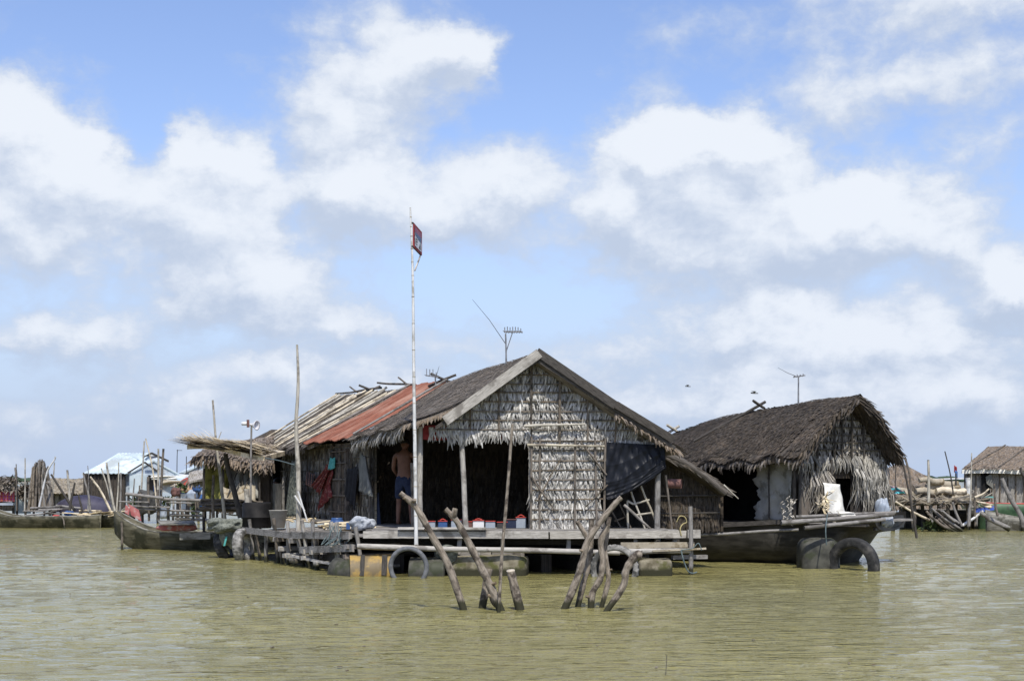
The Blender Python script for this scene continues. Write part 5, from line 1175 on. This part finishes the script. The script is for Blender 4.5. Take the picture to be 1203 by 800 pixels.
mb = MB(); mb.box(at(178, 532.3, 58.3), at(198, 541.8, 59.0), .04, .08); mb.box(at(178, 532.3, 58.3), at(160, 542, 57.6), .04, .07); mb.build('verge_board', M['dark_wood'], T_)
mb = MB(); mb.box(at(170, 543, 55.9), at(150, 555.5, 55.6), .04, .06); mb.box(at(170, 543, 56), at(189, 556.5, 56.5), .04, .06); mb.build('verge_board', M['dark_wood'], T_)
mb = MB(); mb.face([at(152, 556, 55.7), at(172, 556, 56.1), at(172, 586, 56.1), at(152, 588, 55.7)]); mb.build('board_panel', M['metal_roof'], T_, 'pale blue white boards', solid=.03)
mb = MB(); mb.face([at(174, 558, 55.9), at(186, 558, 56.2), at(186, 584, 56.2), at(174, 584, 55.9)]); mb.build('doorway', M['barrel_room_black'], T_, solid=.02)  # flat black panel painted for the dark interior
mb = MB(); mb.face([at(180, 570, 55.7), at(183, 570, 55.7), at(183, 584, 55.7), at(180, 584, 55.7)]); tag(mb.build('hanging_cloth', M['blue_plastic'], solid=.02), 'bright blue cloth in the doorway of the largest metal roofed house', 'cloth')
T_, q = hut('metal_roof_house', 'smaller metal roofed house with a blue gable right of the largest one', (-13.15, 58.4, 0), (.98, .14, 0), (-.3, .95, 0), 1.45, 2.2, .45, 2.00, 2.38, 'blue_board', 'metal_roof', .10, corr=True)
opening(T_, q, .15, .55, .6, 1.3, name='door')
mb = MB(); mb.slab(lambda i, j: at(lerp(190, 224, i), lerp(560, 566, j), lerp(57.4, 56.3, j)), 4, 2, (0, 0, -.03)); mb.build('porch_roof', M['metal_roof'], T_)
mb = MB(); mb.face([at(206, 556, 57.2), at(226, 558, 57.6), at(224, 584, 57.6), at(206, 584, 57.2)]); mb.build('board_panel', M['white_paint'], T_, 'white boarded wall', solid=.03)
mb = MB(); mb.face([at(206, 578, 57.1), at(224, 578, 57.1), at(224, 580, 57.1), at(206, 580, 57.1)]); mb.build('blue_trim', M['blue_plastic'], T_, solid=.02)
sheet('awning_cloth', [(190, 563), (216, 565), (213, 571), (189, 572)], 55.0, 'sack', 'pale sagging cloth awning before the metal roofed houses', 'awning', .1)
sheet('awning_cloth', [(176, 558), (206, 559), (209, 563), (178, 563)], 55.4, 'white_sheet', 'thin white sheet awning above the dark doorway', 'awning', .1)
mb = MB(); mb.revolve(at(223, 570, 54.0), [(.02, .28), (.25, .22), (.45, .08), (.50, .0), (.43, .07), (.02, .25)], 12, (-.1, -.6, .9)); tag(mb.build('sunshade', checks('shade_print', (.30, .05, .03), (.08, .06, .05), (.4, .33, .2), 3)), 'tilted dark red and brown parasol left of the annexe hut', 'parasol')
mb = MB(); mb.slab(lambda i, j: at(lerp(222, 247, i), lerp(555, 566, j)-3*math.sin(i*3), 46+j*-.8), 5, 3, (0, 0, -.06))
for k in range(120): p = at(R.uniform(222, 247), R.uniform(555, 566), 45.6); mb.leaf(p, V((R.uniform(-.4, .4), -.3, -.6)).normalized(), V((1, 0, 0)), FR, .25, .05, .2, .3)
tag(mb.build('thatch_awning', M['leaf_grey']), 'grey thatch awning just left of the mossy panel', 'awning')
# far thatched roofs
T_, q = hut('thatched_house', 'low pale brown thatched house behind the violet tarpaulin', (-17.6, 57.5, 0), (1, .05, 0), (0, 1, 0), 2.0, 2.2, .5, 1.38, 1.72, 'leaf_grey', 'thatch_brown', .15, leaf=500) if False else (None, None)
def barn(name, label, x0, x1, ytop, yeave, ybase, Y, wallm, roofm, dep=3.0, leaf=900, battens=6, skew=0.0, strips=0, trim=None, shear=0.0):
    SH = lambda p: V((p.x+shear*(p.y-Y), p.y, p.z))
    T_ = thing(name, label, 'house', at((x0+x1)/2, ybase, Y)); ex = (x1-x0)*.04
    def rf(i, j): a = at(lerp(x0-ex, x1+ex, i), yeave+1.5, Y-.35); b = at(lerp(x0+skew, x1, i), ytop, Y+dep/2); p = b.lerp(a, j); return p+UP*.02*math.sin(i*7)
    if shear:
        rf0 = rf
        def rf(i, j): p = rf0(i, j); p.x = rf0(i, 1).x+(rf0(i, j).x-rf0(i, 1).x)*1.0; return p
    mb = MB(); mb.slab(rf, 12, 6, (0, 0, -.08)); mb.slab(lambda i, j: (lambda p: V((p.x+shear*2*(Y+dep/2-p.y), 2*(Y+dep/2)-p.y, p.z-.002)))(rf(i, j)), 12, 6, (0, 0, -.08))
    sd_ = (rf(1, 0)-rf(0, 0)).normalized()
    for k in range(leaf):
        i, j = R.random(), R.random(); p = rf(i, j)+UP*.015; mb.leaf(p, (rf(i, 1)-rf(i, 0)).normalized(), sd_, UP, .28, .07, .12, .5)
    mb.build('thatch_roof', M[roofm], T_)
    mb = MB(); A = at(x0, yeave, Y); B = at(x1, yeave, Y); zb = at(0, ybase, Y).z
    mb.slab(lambda i, j: V((lerp(A.x, B.x, i), Y, lerp(zb, A.z+.02, j))), 10, 4, (0, .05, 0), B.x-A.x, A.z-zb); mb.build('front_wall', M[wallm], T_)
    for xx in (A.x, B.x):
        mb = MB(); zt = rf(0, 0).z-.1
        mb.face([(xx, Y, zb), (xx+shear*dep, Y+dep, zb), (xx+shear*dep, Y+dep, A.z-.04), (xx, Y, A.z-.04)]); mb.build('end_wall', M[wallm], T_, solid=.04)
    for e_ in (0, 1):
        top_, f_ = rf(e_, 0), rf(e_, 1); bk = V((f_.x+shear*2*(Y+dep/2-f_.y), 2*(Y+dep/2)-f_.y, f_.z))
        def hip(i, j, f_=f_, bk=bk, top_=top_): return f_.lerp(bk, i).lerp(top_, 1-j) if True else None
        mb = MB(); mb.slab(hip, 4, 4, (0, 0, -.07))
        for k in range(leaf//6): i, j = R.random(), R.random(); p = hip(i, j)+UP*.02; mb.leaf(p, (hip(i, 1)-hip(i, 0)).normalized(), V((0, 1, 0)), UP, .28, .07, .12, .5)
        mb.build('hip_roof', M[roofm], T_)
    mb = MB()
    for k in range(battens+1): x = lerp(A.x+.03, B.x-.03, k/battens); mb.box((x, Y-.03, zb), (x, Y-.03, A.z), .04, .04)
    mb.build('batten', M['brown_wood'], T_)
    if strips:
        for k in range(strips): mb = MB(); i = .06+k*.30; mb.box(rf(i+.16, .0)+UP*.05, rf(i-.02, 1)+UP*.05, .05, .03); mb.build('roof_strip', M['brown_wood'], T_)
    if trim:
        mb = MB()
        for k in range(260): p = rf(R.random(), 1)-UP*.03; mb.leaf(p, V((R.uniform(-.2, .2), -.1, -1)).normalized(), sd_, FR, .16, .08, .1, .5)
        mb.build('eave_fringe', M[trim], T_)
    for k in range(4): x = lerp(A.x+.05, B.x-.05, k/3); mb = MB(); mb.pole((x, Y+.1, -.5), (x, Y+.1, zb), .05, .05, .01); mb.build('stilt', M['dark_wood'], T_)
    return T_, rf
barn('thatched_house', 'low house with a tan thatched roof between the pole bundle and the metal roof', 56, 98, 562, 577, 594, 57, 'leaf_grey', 'leaf_brown')
T_, rf = barn('thatched_house', 'thatched house with white trimmed eave at the right edge', 1136, 1250, 524.5, 549, 596, 55.5, 'leaf_grey', 'thatch_brown', 4.0, 1800, 12, skew=26, strips=3, trim='white_sheet', shear=.36)
mb = MB(); mb.face([at(1153, 553, 55.4), at(1163, 553, 55.4), at(1163, 588, 55.4), at(1153, 588, 55.4)]); mb.build('doorway', M['barrel_room_black'], T_, solid=.02)  # black panel on the wall stands in for the unlit room
mb = MB(); mb.face([at(1158, 560, 55.3), at(1165, 556, 55.3), at(1167, 574, 55.3), at(1159, 568, 55.3)]); mb.build('door_cloth', M['grey_cloth'], T_, solid=.02)
mb = MB(); mb.slab(lambda i, j: at(lerp(1130, 1142, i)-1, lerp(552, 590, j), 55.9), 2, 2, (0, .04, 0)) if False else mb.box(at(1134, 596, 55.4), at(1134, 550, 55.4), .08, .08); mb.build('post', M['brown_wood'], T_)
# hipped heap-like roof behind the log rack
def cone(name, label, pts, Y, dep, m, n=900):
    T_ = MB(); top = [at(px, py, Y) for px, py in pts]
    def fn(i, j):
        k = i*(len(top)-1); a = top[min(int(k), len(top)-2)].lerp(top[min(int(k)+1, len(top)-1)], k-int(k)); zb = at(0, 592, Y).z
        return V((a.x+(a.x-top[1].x)*.1*j, Y-dep*j, lerp(a.z, zb, j**.85)))
    T_.slab(fn, 16, 8, (0, .3, -.02))
    for k in range(n):
        i, j = R.random(), R.random(); p = fn(i, j)+V((0, -.05, .02)); T_.leaf(p, V((R.uniform(-.4, .4), -.5, -.8)).normalized(), V((1, 0, 0)), FR, .32, .07, .2, .4)
    return tag(T_.build(name, M[m]), label, 'roof' if 'roof' in name else 'heap')
cone('thatch_roof_house', 'low brown thatched roof rising just right of the hull house', [(1030, 556), (1058, 543), (1092, 561), (1100, 580)], 57, 2.5, 'thatch_brown')
cone('brush_heap', 'dark brown heap of brushwood behind the log rack', [(1040, 568), (1062, 562), (1080, 566), (1096, 578)], 54, 1.0, 'thatch_brown', 700)
cone('thatch_roof_house', 'dark rounded thatch roof rising behind the palm canopy', [(284, 529), (300, 514), (319, 504.5), (338, 504.5), (352, 512)], 44, 3.0, 'thatch_dark', 900)
# white roofed boat far right
T_ = thing('roofed_boat', 'long boat with a flat white canopy roof behind the log rack', 'boat', at(1100, 590, 62))
mb = MB(); mb.slab(lambda i, j: at(lerp(1060, 1139, i), 561.5, 62+2*j)+UP*.02*math.sin(i*9), 6, 2, (0, 0, -.06)); mb.build('canopy', M['white_paint'], T_)
mb = MB(); mb.grid(lambda i, j: at(lerp(1055, 1142, i), 584, 62)+V((0, -.7*math.cos(math.pi*j), -.75*math.sin(math.pi*j)+.1)), 8, 8); mb.build('hull', M['blue_board'], T_, solid=.04)
for px in (1064, 1082, 1100, 1118, 1136): mb = MB(); mb.box(at(px, 586, 62.1), at(px, 562, 62.1), .05, .05); mb.build('post', M['white_paint'], T_)
upole([(1138, 596), (1137.5, 570), (1137, 561)], 55.0, (.10, .09), 'stout white post at the left corner of the right edge house', m='white_bamboo', name='post', cat='post')

# ================================================================ left background sticks and racks
PG = 'thin poles standing along the far left bank'
for k, (pts, r, m, lab) in enumerate([
    ([(19, 560), (18, 549)], .06, 'grey_wood', 'short pole above the ragged roof at the left edge'),
    ([(19.5, 575), (19, 545)], .025, 'brown_wood', 'thin pole at the gable of the plaid cloth hut'),
    ([(29, 600), (29.5, 575), (29.5, 538)], .03, 'bamboo', 'pale thin pole left of the pole bundle'),
    ([(55, 556), (64, 540), (65, 536)], .035, 'white_bamboo', 'bright white stick leaning out of the pole bundle'),
    ([(62, 575), (64, 543)], .03, 'bamboo', 'thin pole just right of the pole bundle'),
    ([(84, 600), (81, 575), (79, 552)], .055, 'bamboo', 'knobbly pale pole in front of the tan thatched house'),
    ([(88, 600), (76, 582), (60, 557)], .05, 'dark_wood', 'dark pole leaning left across the tan thatched house'),
    ([(83, 590), (88, 567)], .05, 'dark_wood', 'short dark stake right of the knobbly pole'),
    ([(97, 600), (92, 581)], .04, 'dark_wood', 'dark short stake against the violet tarpaulin'),
    ([(105, 601), (104, 587)], .06, 'bamboo', 'stubby pale stake in front of the violet tarpaulin'),
    ([(104, 581), (100, 566), (98, 555)], .04, 'grey_wood', 'grey crooked stick at the left end of the metal roof'),
    ([(130, 600), (118, 576), (106, 560)], .045, 'straw', 'pale pole leaning left before the dark side wall'),
    ([(133, 600), (127, 575), (119, 550)], .035, 'bamboo', 'slim pole leaning left in front of the metal roof eave'),
    ([(135, 601), (129, 570), (125, 543)], .045, 'bamboo', 'tall pole in the middle of the dark side wall'),
    ([(137, 600), (139, 570), (139.5, 543)], .03, 'bamboo', 'thin upright pole near the right end of the dark wall'),
    ([(141, 602), (142, 575), (142, 555)], .035, 'grey_wood', 'short grey pole by the corner of the metal roofed house'),
    ([(104, 560), (103, 547)], .02, 'grey_wood', 'tiny pole end over the left metal roof'),
    ([(165, 600), (167, 560), (169.5, 518)], .035, 'bamboo', 'tall pole crossing the lower blue gable'),
    ([(180, 556), (176, 535), (171, 515)], .03, 'straw', 'thin pole leaning left over the upper gable'),
    ([(184, 600), (186, 560), (186, 527)], .045, 'bamboo', 'left one of two tall poles right of the upper gable'),
    ([(188, 602), (190, 560), (192, 527)], .055, 'brown_wood', 'thicker one of two tall poles right of the upper gable'),
    ([(194, 604), (188, 590), (189, 575)], .04, 'grey_wood', 'crooked stake at the foot of the two tall poles'),
    ([(156, 590), (158, 562)], .03, 'grey_wood', 'thin stake before the pale blue boards'),
    ([(163, 592), (164, 570)], .035, 'brown_wood', 'brown stake before the pale blue boards'),
    ([(204, 606), (204, 585), (205, 568)], .04, 'bamboo', 'upright pale pole carrying the cloth awning'),
    ([(212, 600), (211, 572)], .035, 'brown_wood', 'brown pole left of the tilted parasol'),
    ([(231, 606), (229, 580)], .035, 'brown_wood', 'short brown pole under the tilted parasol'),
    ([(217, 606), (208, 592)], .04, 'brown_wood', 'short brace slanting up under the rail'),
    ([(208, 542), (208.5, 528)], .02, 'metal_dark', 'thin aerial mast above the smaller metal roofed house'),
    ([(219, 542), (219, 536)], .02, 'metal_dark', 'second tiny mast above the smaller metal roofed house'),
    ]):
    upole(pts, (58.6 if k in (28, 29) else 55.5 if k in (0, 16) else 49.5 if k > 5 else 53)-.4*(k % 4), (r, r*.7), lab, m=m, name='thin_pole', group=PG, n=6, down=600)
mb = MB(); mb.box(at(207.5, 529, 58.6), at(214, 529, 58.6), .02, .02); tag(mb.build('aerial', M['metal_dark']), 'short crossbar aerial above the smaller metal roofed house', 'aerial')
# bundle of upright poles
mb_i = 0
for i in range(70):                                                # each pole of the stack is its own object
    x = R.uniform(34, 60); cx = (x-47)/13; ht = 539+8*abs(cx)+R.uniform(0, 1)**2*22
    pts = [(47+cx*15+R.uniform(-1, 1), 600), (47+cx*11+R.uniform(-2, 2), 572), (47+cx*8+R.uniform(-2.5, 2.5), ht)]
    upole(pts, 53+R.uniform(-.7, .7), (R.uniform(.045, .075), .03), 'rough pole standing upright in the tall bundle at the far left', m=R.choice(['grey_wood', 'brown_wood', 'bark', 'grey_wood', 'dark_wood', 'bark']), name='upright_pole', group='rough poles stacked upright in a tall bundle', n=5)
# rack of rails between the boats and houses
def rack(name, label, rails, posts, Y, m='grey_wood', cat='rack'):
    T_ = thing(name, label, cat, at(rails[0][0], 600, Y))
    for (x0, y0, x1, y1, r) in rails: mb = MB(); mb.pole(at(x0, y0, Y), at(x1, y1, Y-.2), r, r*.9, .008, 6); mb.build('rail', M[m], T_)
    for (x, y0, y1, r) in posts: mb = MB(); mb.pole(at(x, y0, Y+.1), at(x+R.uniform(-1, 1), y1, Y+.1), r, r, .01, 6); mb.build('post', M['brown_wood'], T_)
    return T_
rack('pole_rack', 'long rack of rails and posts behind the red marked boat', [(148, 580, 192, 585, .06), (190, 586, 243, 588, .06), (150, 594, 200, 596, .04), (160, 598, 235, 601, .04), (200, 605, 238, 606, .05), (206, 609, 250, 611, .05), (195, 590, 225, 591, .03), (140, 589, 175, 590, .03)],
     [(152, 612, 582, .045), (164, 612, 578, .05), (175, 612, 560, .04), (186, 612, 575, .045), (198, 612, 586, .05), (209, 612, 584, .05), (221, 612, 585, .05), (232, 612, 586, .05)], 47)
rack('drying_rack', 'low rack with a pale rail in front of the pole bundle', [(36, 597, 70, 595, .05), (66, 594, 96, 597, .05)], [(40, 608, 596, .04), (52, 608, 596, .04), (62, 608, 590, .05), (94, 608, 596, .05)], 51.8)
for (px, py, sx, sz, m, lab) in ((232, 573, .3, .28, 'blue_plastic', 'small bright blue bag under the thatch awning'), (226, 583, .35, .45, 'pale_blue', 'pale blue barrel shape behind the rack'), (172, 590, .7, .8, 'metal_dark', 'dark bundle hanging in the rack'),
                                  (192, 603, .35, .35, 'pale_blue', 'pale blue bottle standing on the rack platform'), (206, 578, .3, .3, 'clay', 'small clay coloured pot below the awning'), (239, 590, .3, .5, 'blue_plastic', 'dark blue can at the right end of the rack')):
    lump('bundle', at(px, py, 49), sx, .4, sz, m, lab, 'bundle', .08, sq=.7)
for i, (px, py) in enumerate(((160, 590), (214, 574), (196, 590), (230, 600))):
    mb = MB()
    for k in range(60): p = at(px+R.uniform(-5, 5), py+R.uniform(-4, 4), 50+R.uniform(-.2, .2)); mb.leaf(p, V((R.uniform(-1, 1), -.5, R.uniform(-.6, 1))).normalized(), V((1, 0, 0)), FR, .16, .07, .4, .3)
    tag(mb.build('potted_plant', M['foliage']), ['small green plant below the pale blue boards', 'small green plant behind the awning pole', 'small green plant beside the two tall poles', 'small green plant at the right of the rack'][i], 'plant', 'small green plants among the far left racks')
# plaid hut at left edge
T_ = thing('plaid_hut', 'small shack hung with a red plaid cloth at the left edge', 'hut', at(8, 600, 53.5))
mb = MB(); mb.slab(lambda i, j: at(lerp(-12, 17.5, i), lerp(577, 589, j), 53)+V((0, -.05*math.sin(i*20), 0)), 20, 3, (0, .03, 0), 2.0, .9); mb.build('plaid_cloth', M['plaid'], T_)
mb = MB(); mb.slab(lambda i, j: at(lerp(-12, 20, i), lerp(566, 560-0*i, j)+(8*abs(i-.6) if j < 1 else 3*abs(i-.6)), lerp(52.8, 54.5, j)), 8, 3, (0, 0, -.08))
for k in range(260): p = at(R.uniform(-12, 19), R.uniform(560, 574), 52.9); mb.leaf(p, V((R.uniform(-1, 1), -.3, R.uniform(-.8, .4))).normalized(), V((1, 0, 0)), FR, .3, .06, .3, .3)
mb.build('ragged_roof', M['thatch'], T_)
mb = MB(); mb.face([at(-12, 568, 53.4), at(16, 568, 53.4), at(16, 578, 53.4), at(-12, 578, 53.4)]); mb.face([at(-12, 588, 53.4), at(17, 590, 53.4), at(17, 600, 53.4), at(-12, 600, 53.4)]); mb.build('wall', M['leaf_grey'], T_, solid=.04)
for px in (0, 16): mb = MB(); mb.pole(at(px, 612, 53.1), at(px, 570, 53.1), .05, .05, .01); mb.build('post', M['dark_wood'], T_)
mb = MB(); mb.box(at(-12, 592, 52.8), at(17, 592, 52.8), .3, .08); mb.build('shelf', M['pale_blue'], T_)
mb = MB()
for k in range(300): p = at(28+R.gauss(0, 2.8), 576+R.gauss(0, 3.5), 54); mb.leaf(p, V((R.uniform(-1, 1), R.uniform(-1, 1), R.uniform(-1, .5))).normalized(), V((1, 0, 0)), FR, .3, .05, .3, .3)
tag(mb.build('brush_bundle', M['thatch']), 'dark tangled bundle of brush left of the pole stack', 'brush')
mb = MB(); mb.slab(lambda i, j: at(lerp(17, 36, i), lerp(583, 603, j), 54.5), 2, 2, (0, .04, 0)); tag(mb.build('metal_sheet', M['metal_roof']), 'pale grey sheet standing under the brush bundle at the left', 'sheet')
for px in (20, 30): upole([(px, 612), (px+.3, 578)], 53.8, (.045, .04), 'dark post %s the pale grey sheet at the left' % ('before the left half of' if px == 20 else 'before the right half of'), m='dark_wood', name='post', cat='post')

# ================================================================ right background
T_ = thing('log_rack', 'raised platform of poles loaded with pale logs beyond the hull house', 'rack', at(1095, 625, 49))
for (x0, y0, x1, y1) in ((1045, 590, 1140, 589), (1045, 587, 1160, 586), (1048, 592, 1138, 591)): mb = MB(); mb.pole(at(x0, y0, 48.6), at(x1, y1, 48.8), .07, .06, .006, 6); mb.build('rail', M['brown_wood'], T_)
for k, px in enumerate((1049, 1062, 1074, 1084, 1095, 1104, 1113, 1124, 1138, 1146)): mb = MB(); mb.pole(at(px, 632, 48.7+.8*(k % 2)), at(px+R.uniform(-2, 2), 588, 48.7+.8*(k % 2)), .07, .06, .01, 6); mb.build('post', M[R.choice(['dark_wood', 'brown_wood', 'grey_wood'])], T_)
mb = MB(); mb.slab(lambda i, j: at(lerp(1043, 1142, i), 588, 48.5+2.2*j), 8, 2, (0, 0, -.10)); mb.build('platform', M['brown_wood'], T_)
LGp = 'pale logs and sacks piled on the rack'
for k, (x0, x1, y, r, m) in enumerate(((1045, 1066, 584, .13, 'brown_wood'), (1062, 1088, 581, .15, 'sack'), (1086, 1112, 582, .17, 'sack'), (1110, 1137, 583, .14, 'sack'), (1088, 1127, 573, .14, 'sack'), (1090, 1125, 568.5, .13, 'sack'), (1072, 1092, 574, .13, 'brown_wood'), (1048, 1075, 577, .13, 'sack'))):
    a, b = at(x0, y+R.uniform(-.5, .5), 49.3), at(x1, y, 49.6); mb = MB(); mb.tube(spline([a, a.lerp(b, .3)+UP*.02, a.lerp(b, .7)-UP*.02, b], 5), (r, r*.85), 10, rough=.12)
    tag(mb.build('log', M[m]), ['brown log at the left end of the rack', 'pale crumpled sack log second from the left', 'thick pale log at the middle front of the rack', 'pale log at the right front of the rack', 'long pale log in the middle layer', 'long pale log on top of the pile', 'brown log below the left end of the top log', 'pale log behind the teal printed cloth'][k], 'log', LGp)
for k, (x0, x1, y, r, m) in enumerate(((1052, 1080, 585.5, .11, 'brown_wood'), (1076, 1104, 577.5, .13, 'sack'), (1100, 1134, 577, .13, 'straw'), (1118, 1150, 586, .10, 'sack'), (1080, 1108, 564.5, .11, 'sack'))):
    a, b = at(x0, y, 49.0), at(x1, y+R.uniform(-2, 2), 49.2); mb = MB(); mb.tube(spline([a, a.lerp(b, .3)+UP*.05, a.lerp(b, .7)-UP*.03, b], 5), (r*.8, r), 10, rough=.16)
    tag(mb.build('log', M[m]), ['thin brown log along the front edge at the rack left end', 'pale lumpy roll wedged in the middle of the pile', 'straw coloured roll lying on the right front log', 'thin pale roll poking past the right end of the rack', 'short pale roll at the very top left of the pile'][k], 'log', LGp)
mb = MB()
for k in range(150):
    p = at(R.uniform(1046, 1158), 587+R.uniform(-2, 2), 48.4+R.uniform(-.2, .5)); mb.leaf(p, V((R.uniform(-1, 1), R.uniform(-.5, .2), R.uniform(-.5, .4))).normalized(), V((0, .4, 1)).normalized(), FR, R.uniform(.2, .6), .05, .3, .3)
stuff(mb.build('straw_litter', M['leaf_brown']), 'loose straw and bark strewn along the edge of the log rack', 'straw')
sheet('printed_cloth', [(1046, 571), (1052, 571), (1064, 580), (1048, 581)], 48.0, 'teal_print', 'teal cloth with red print lying on the log rack', 'cloth', .08)
sheet('palm_sheet', [(1147, 588), (1166, 592), (1162, 598), (1150, 591)], 48.0, 'straw', 'pale yellow folded sheet at the right end of the log rack', 'sheet', .08)
for k, (pts, r, m, lab) in enumerate([
    ([(1050, 628), (1049, 600), (1049, 576)], .05, 'brown_wood', 'brown stake at the left end of the log rack'),
    ([(1074, 636), (1071, 600), (1069, 560), (1063, 537)], .045, 'brown_wood', 'tall stake in front of the teal printed cloth'),
    ([(1091, 590), (1091, 562), (1090.5, 540)], .05, 'bamboo', 'short upright bamboo above the log pile'),
    ([(1120, 580), (1116, 555), (1110, 530)], .025, 'dark_wood', 'thin dark pole leaning left over the log pile'),
    ([(1140, 590), (1141, 560), (1141.5, 532)], .025, 'bamboo', 'thin pale pole at the corner of the right edge house'),
    ([(1123, 570), (1123, 556)], .03, 'metal_dark', 'little mast holding the small flag'),
    ([(1146, 618), (1145, 592), (1146, 572)], .04, 'brown_wood', 'brown stake right of the white post'),
    ([(1138, 618), (1139, 600), (1141, 588)], .06, 'grey_wood', 'grey stake under the right end of the log rack'),
    ([(1172, 606), (1169, 590), (1168, 568)], .045, 'brown_wood', 'upright stake before the striped right edge boat'),
    ([(1204, 625), (1199, 606), (1188, 587), (1182, 575), (1177, 562)], .09, 'grey_wood', 'thick bent grey trunk before the right edge boats'),
    ([(1186, 622), (1178, 617), (1165, 611), (1152, 602)], .09, 'grey_wood', 'thick curved log sloping down into the water at the right'),
    ([(1092, 611), (1070, 600), (1052, 589)], .04, 'straw', 'pale straight pole sloping down from the log rack'),
    ([(1131, 617), (1145, 608), (1155, 600)], .05, 'white_bamboo', 'pale pole propped between log rack and boats'),
    ([(1130, 618), (1122, 600), (1119, 590)], .05, 'grey_wood', 'leaning post under the middle of the log rack'),
    ([(1145, 584), (1155, 580), (1162, 574)], .035, 'straw', 'short pale stick rising from the rack end'),
    ([(1051, 590), (1053, 536)], .02, 'dark_wood', 'tiny dark stick above the brown thatched roof'),
    ([(1204, 560), (1200, 555), (1199, 549)], .05, 'dark_wood', 'dark stick end at the right edge of the photo')]):
    upole(pts, (47.6-.3*(k % 3)), (r, r*.75), lab, m=m, name='stake', group='poles and stakes around the log rack', cat='stake', n=7)
for i in range(16):                                                # slanting poles of the fallen pile, each its own object
    x = R.uniform(1088, 1112); y = R.uniform(598, 613); L = R.uniform(14, 26)
    upole([(x+L, y+L*.55+2), (x+L*.5, y+L*.3+R.uniform(-2, 2)), (x, y-R.uniform(0, 4))], 47.2+R.uniform(-.4, .4), (.05, .04), 'grey pole in the heap slanting into the water below the log rack', m=R.choice(['grey_wood', 'bark', 'brown_wood']), name='slanting_pole', group='poles heaped slanting into the water', n=5)
mb = MB()
for k in range(130): p = at(1098+R.gauss(0, 7), 619+R.gauss(0, 2.5), 47.5); mb.leaf(p, V((R.uniform(-1, 1), -.5, R.uniform(-.4, .8))).normalized(), V((1, 0, 0)), FR, .22, .08, .4, .3)
stuff(mb.build('water_weed', M['foliage']), 'green weed caught in the slanting poles', 'weed')
RB = 'boats moored at the far right'
boat('wooden_boat', 'dark blue hulled boat lying under the log rack', (1056*.0294-601.5*.0294+.2, 50.6), (17.2, 50.4), 1.1, .62, .1, .1, 'hull_dark', RB, thw=2)
T_, s_ = boat('wooden_boat', 'green boat with red gunwale and raised bow at the right edge', (16.0, 49.6), (22.5, 49.9), 1.1, .85, .05, .05, 'green_paint', RB, thw=2, mi_='red_plastic')
boat('wooden_boat', 'low grey canoe in front of the green boat at the right edge', (15.7, 47.9), (20.5, 47.9), .8, .42, .25, .1, 'hull_grey', RB, thw=2)
mb = MB(); mb.slab(lambda i, j: at(lerp(1146, 1168, i), lerp(597, 594, i)+5*j, 48.9), 3, 1, (0, .03, 0)); tag(mb.build('blue_board', M['blue_paint']), 'bright blue board between the log rack and the green boat', 'board')
mb = MB(); mb.slab(lambda i, j: at(lerp(1150, 1167, i), 583+2*j, 50.2), 3, 1, (0, .03, 0)); tag(mb.build('turquoise_board', M['teal_cloth']), 'thin turquoise strip under the right edge house', 'board')
mb = MB(); mb.grid(lambda i, j: at(lerp(1121, 1124, i), lerp(546, 554, j)+3*i, 47.4)+V((0, .05*math.sin(i*6), 0)), 4, 4)
tag(mb.build('flag', M['red_plain'], solid=.01), 'small limp red and blue flag above the log pile', 'flag')
mb = MB(); mb.grid(lambda i, j: at(lerp(1122, 1125, i), lerp(552, 560, j)+2*i, 47.35), 3, 3); mb.build('blue_stripe', M['blue_plastic'], bpy.data.objects['flag'], solid=.01)
# birds
for px, py, Y in ((886, 462, 60), (808, 454, 80)):
    mb = MB(); p = at(px, py, Y); mb.tube([p-V((.14, 0, -.02)), p, p+V((.16, 0, 0))], (.03, .02), 6); mb.face([p, p+V((.05, .3, .1)), p+V((-.08, .28, .12))]); mb.face([p, p+V((.05, -.3, .06)), p+V((-.08, -.28, .08))])
    tag(mb.build('bird', M['metal_dark']), 'small dark bird flying %s' % ('above the roof of the hull house' if px > 850 else 'farther off between the two roofs'), 'bird')
# wooded far shore: a bumpy belt of crowns
mb = MB()
for i in range(620):
    x = R.uniform(-700, 700); y = 1000+R.uniform(-30, 50); r = R.uniform(3, 7)
    h = (3.2+2.0*math.sin(x*.011)+1.2*math.sin(x*.05+1))*(1 if x > 150 else .55); r = min(r, 4.5)
    for q_ in range(2):
        c = V((x+R.uniform(-5, 5), y, R.uniform(.2, max(.5, h*.6)))); mb.grid(lambda a, b: c+V((math.cos(a*6.28)*math.sin(b*3.14)*r*1.9, math.sin(a*6.28)*math.sin(b*3.14)*r, math.cos(b*3.14)*h*.55+.3*math.sin(a*23+i))), 8, 5)
stuff(mb.build('far_wood', M['far_green']), 'low belt of trees on the far shore', 'trees')

mb = MB()
for k in range(90):                                                # specks of weed and leaf drifting on the water
    y = R.uniform(12.5, 44)**1.0; x = R.uniform(-.36, .36)*y; x += .6*math.sin(y*3); s_ = R.uniform(.008, .022); a_ = R.uniform(0, 6.28)
    u_, v_ = V((math.cos(a_), math.sin(a_), 0))*s_, V((-math.sin(a_), math.cos(a_), 0))*s_*.5; p = V((x, y, .012))
    mb.box(p-u_, p+u_, s_, .008)
stuff(mb.build('floating_debris', M['thatch_brown']), 'specks of straw and leaf drifting on the muddy water', 'debris')
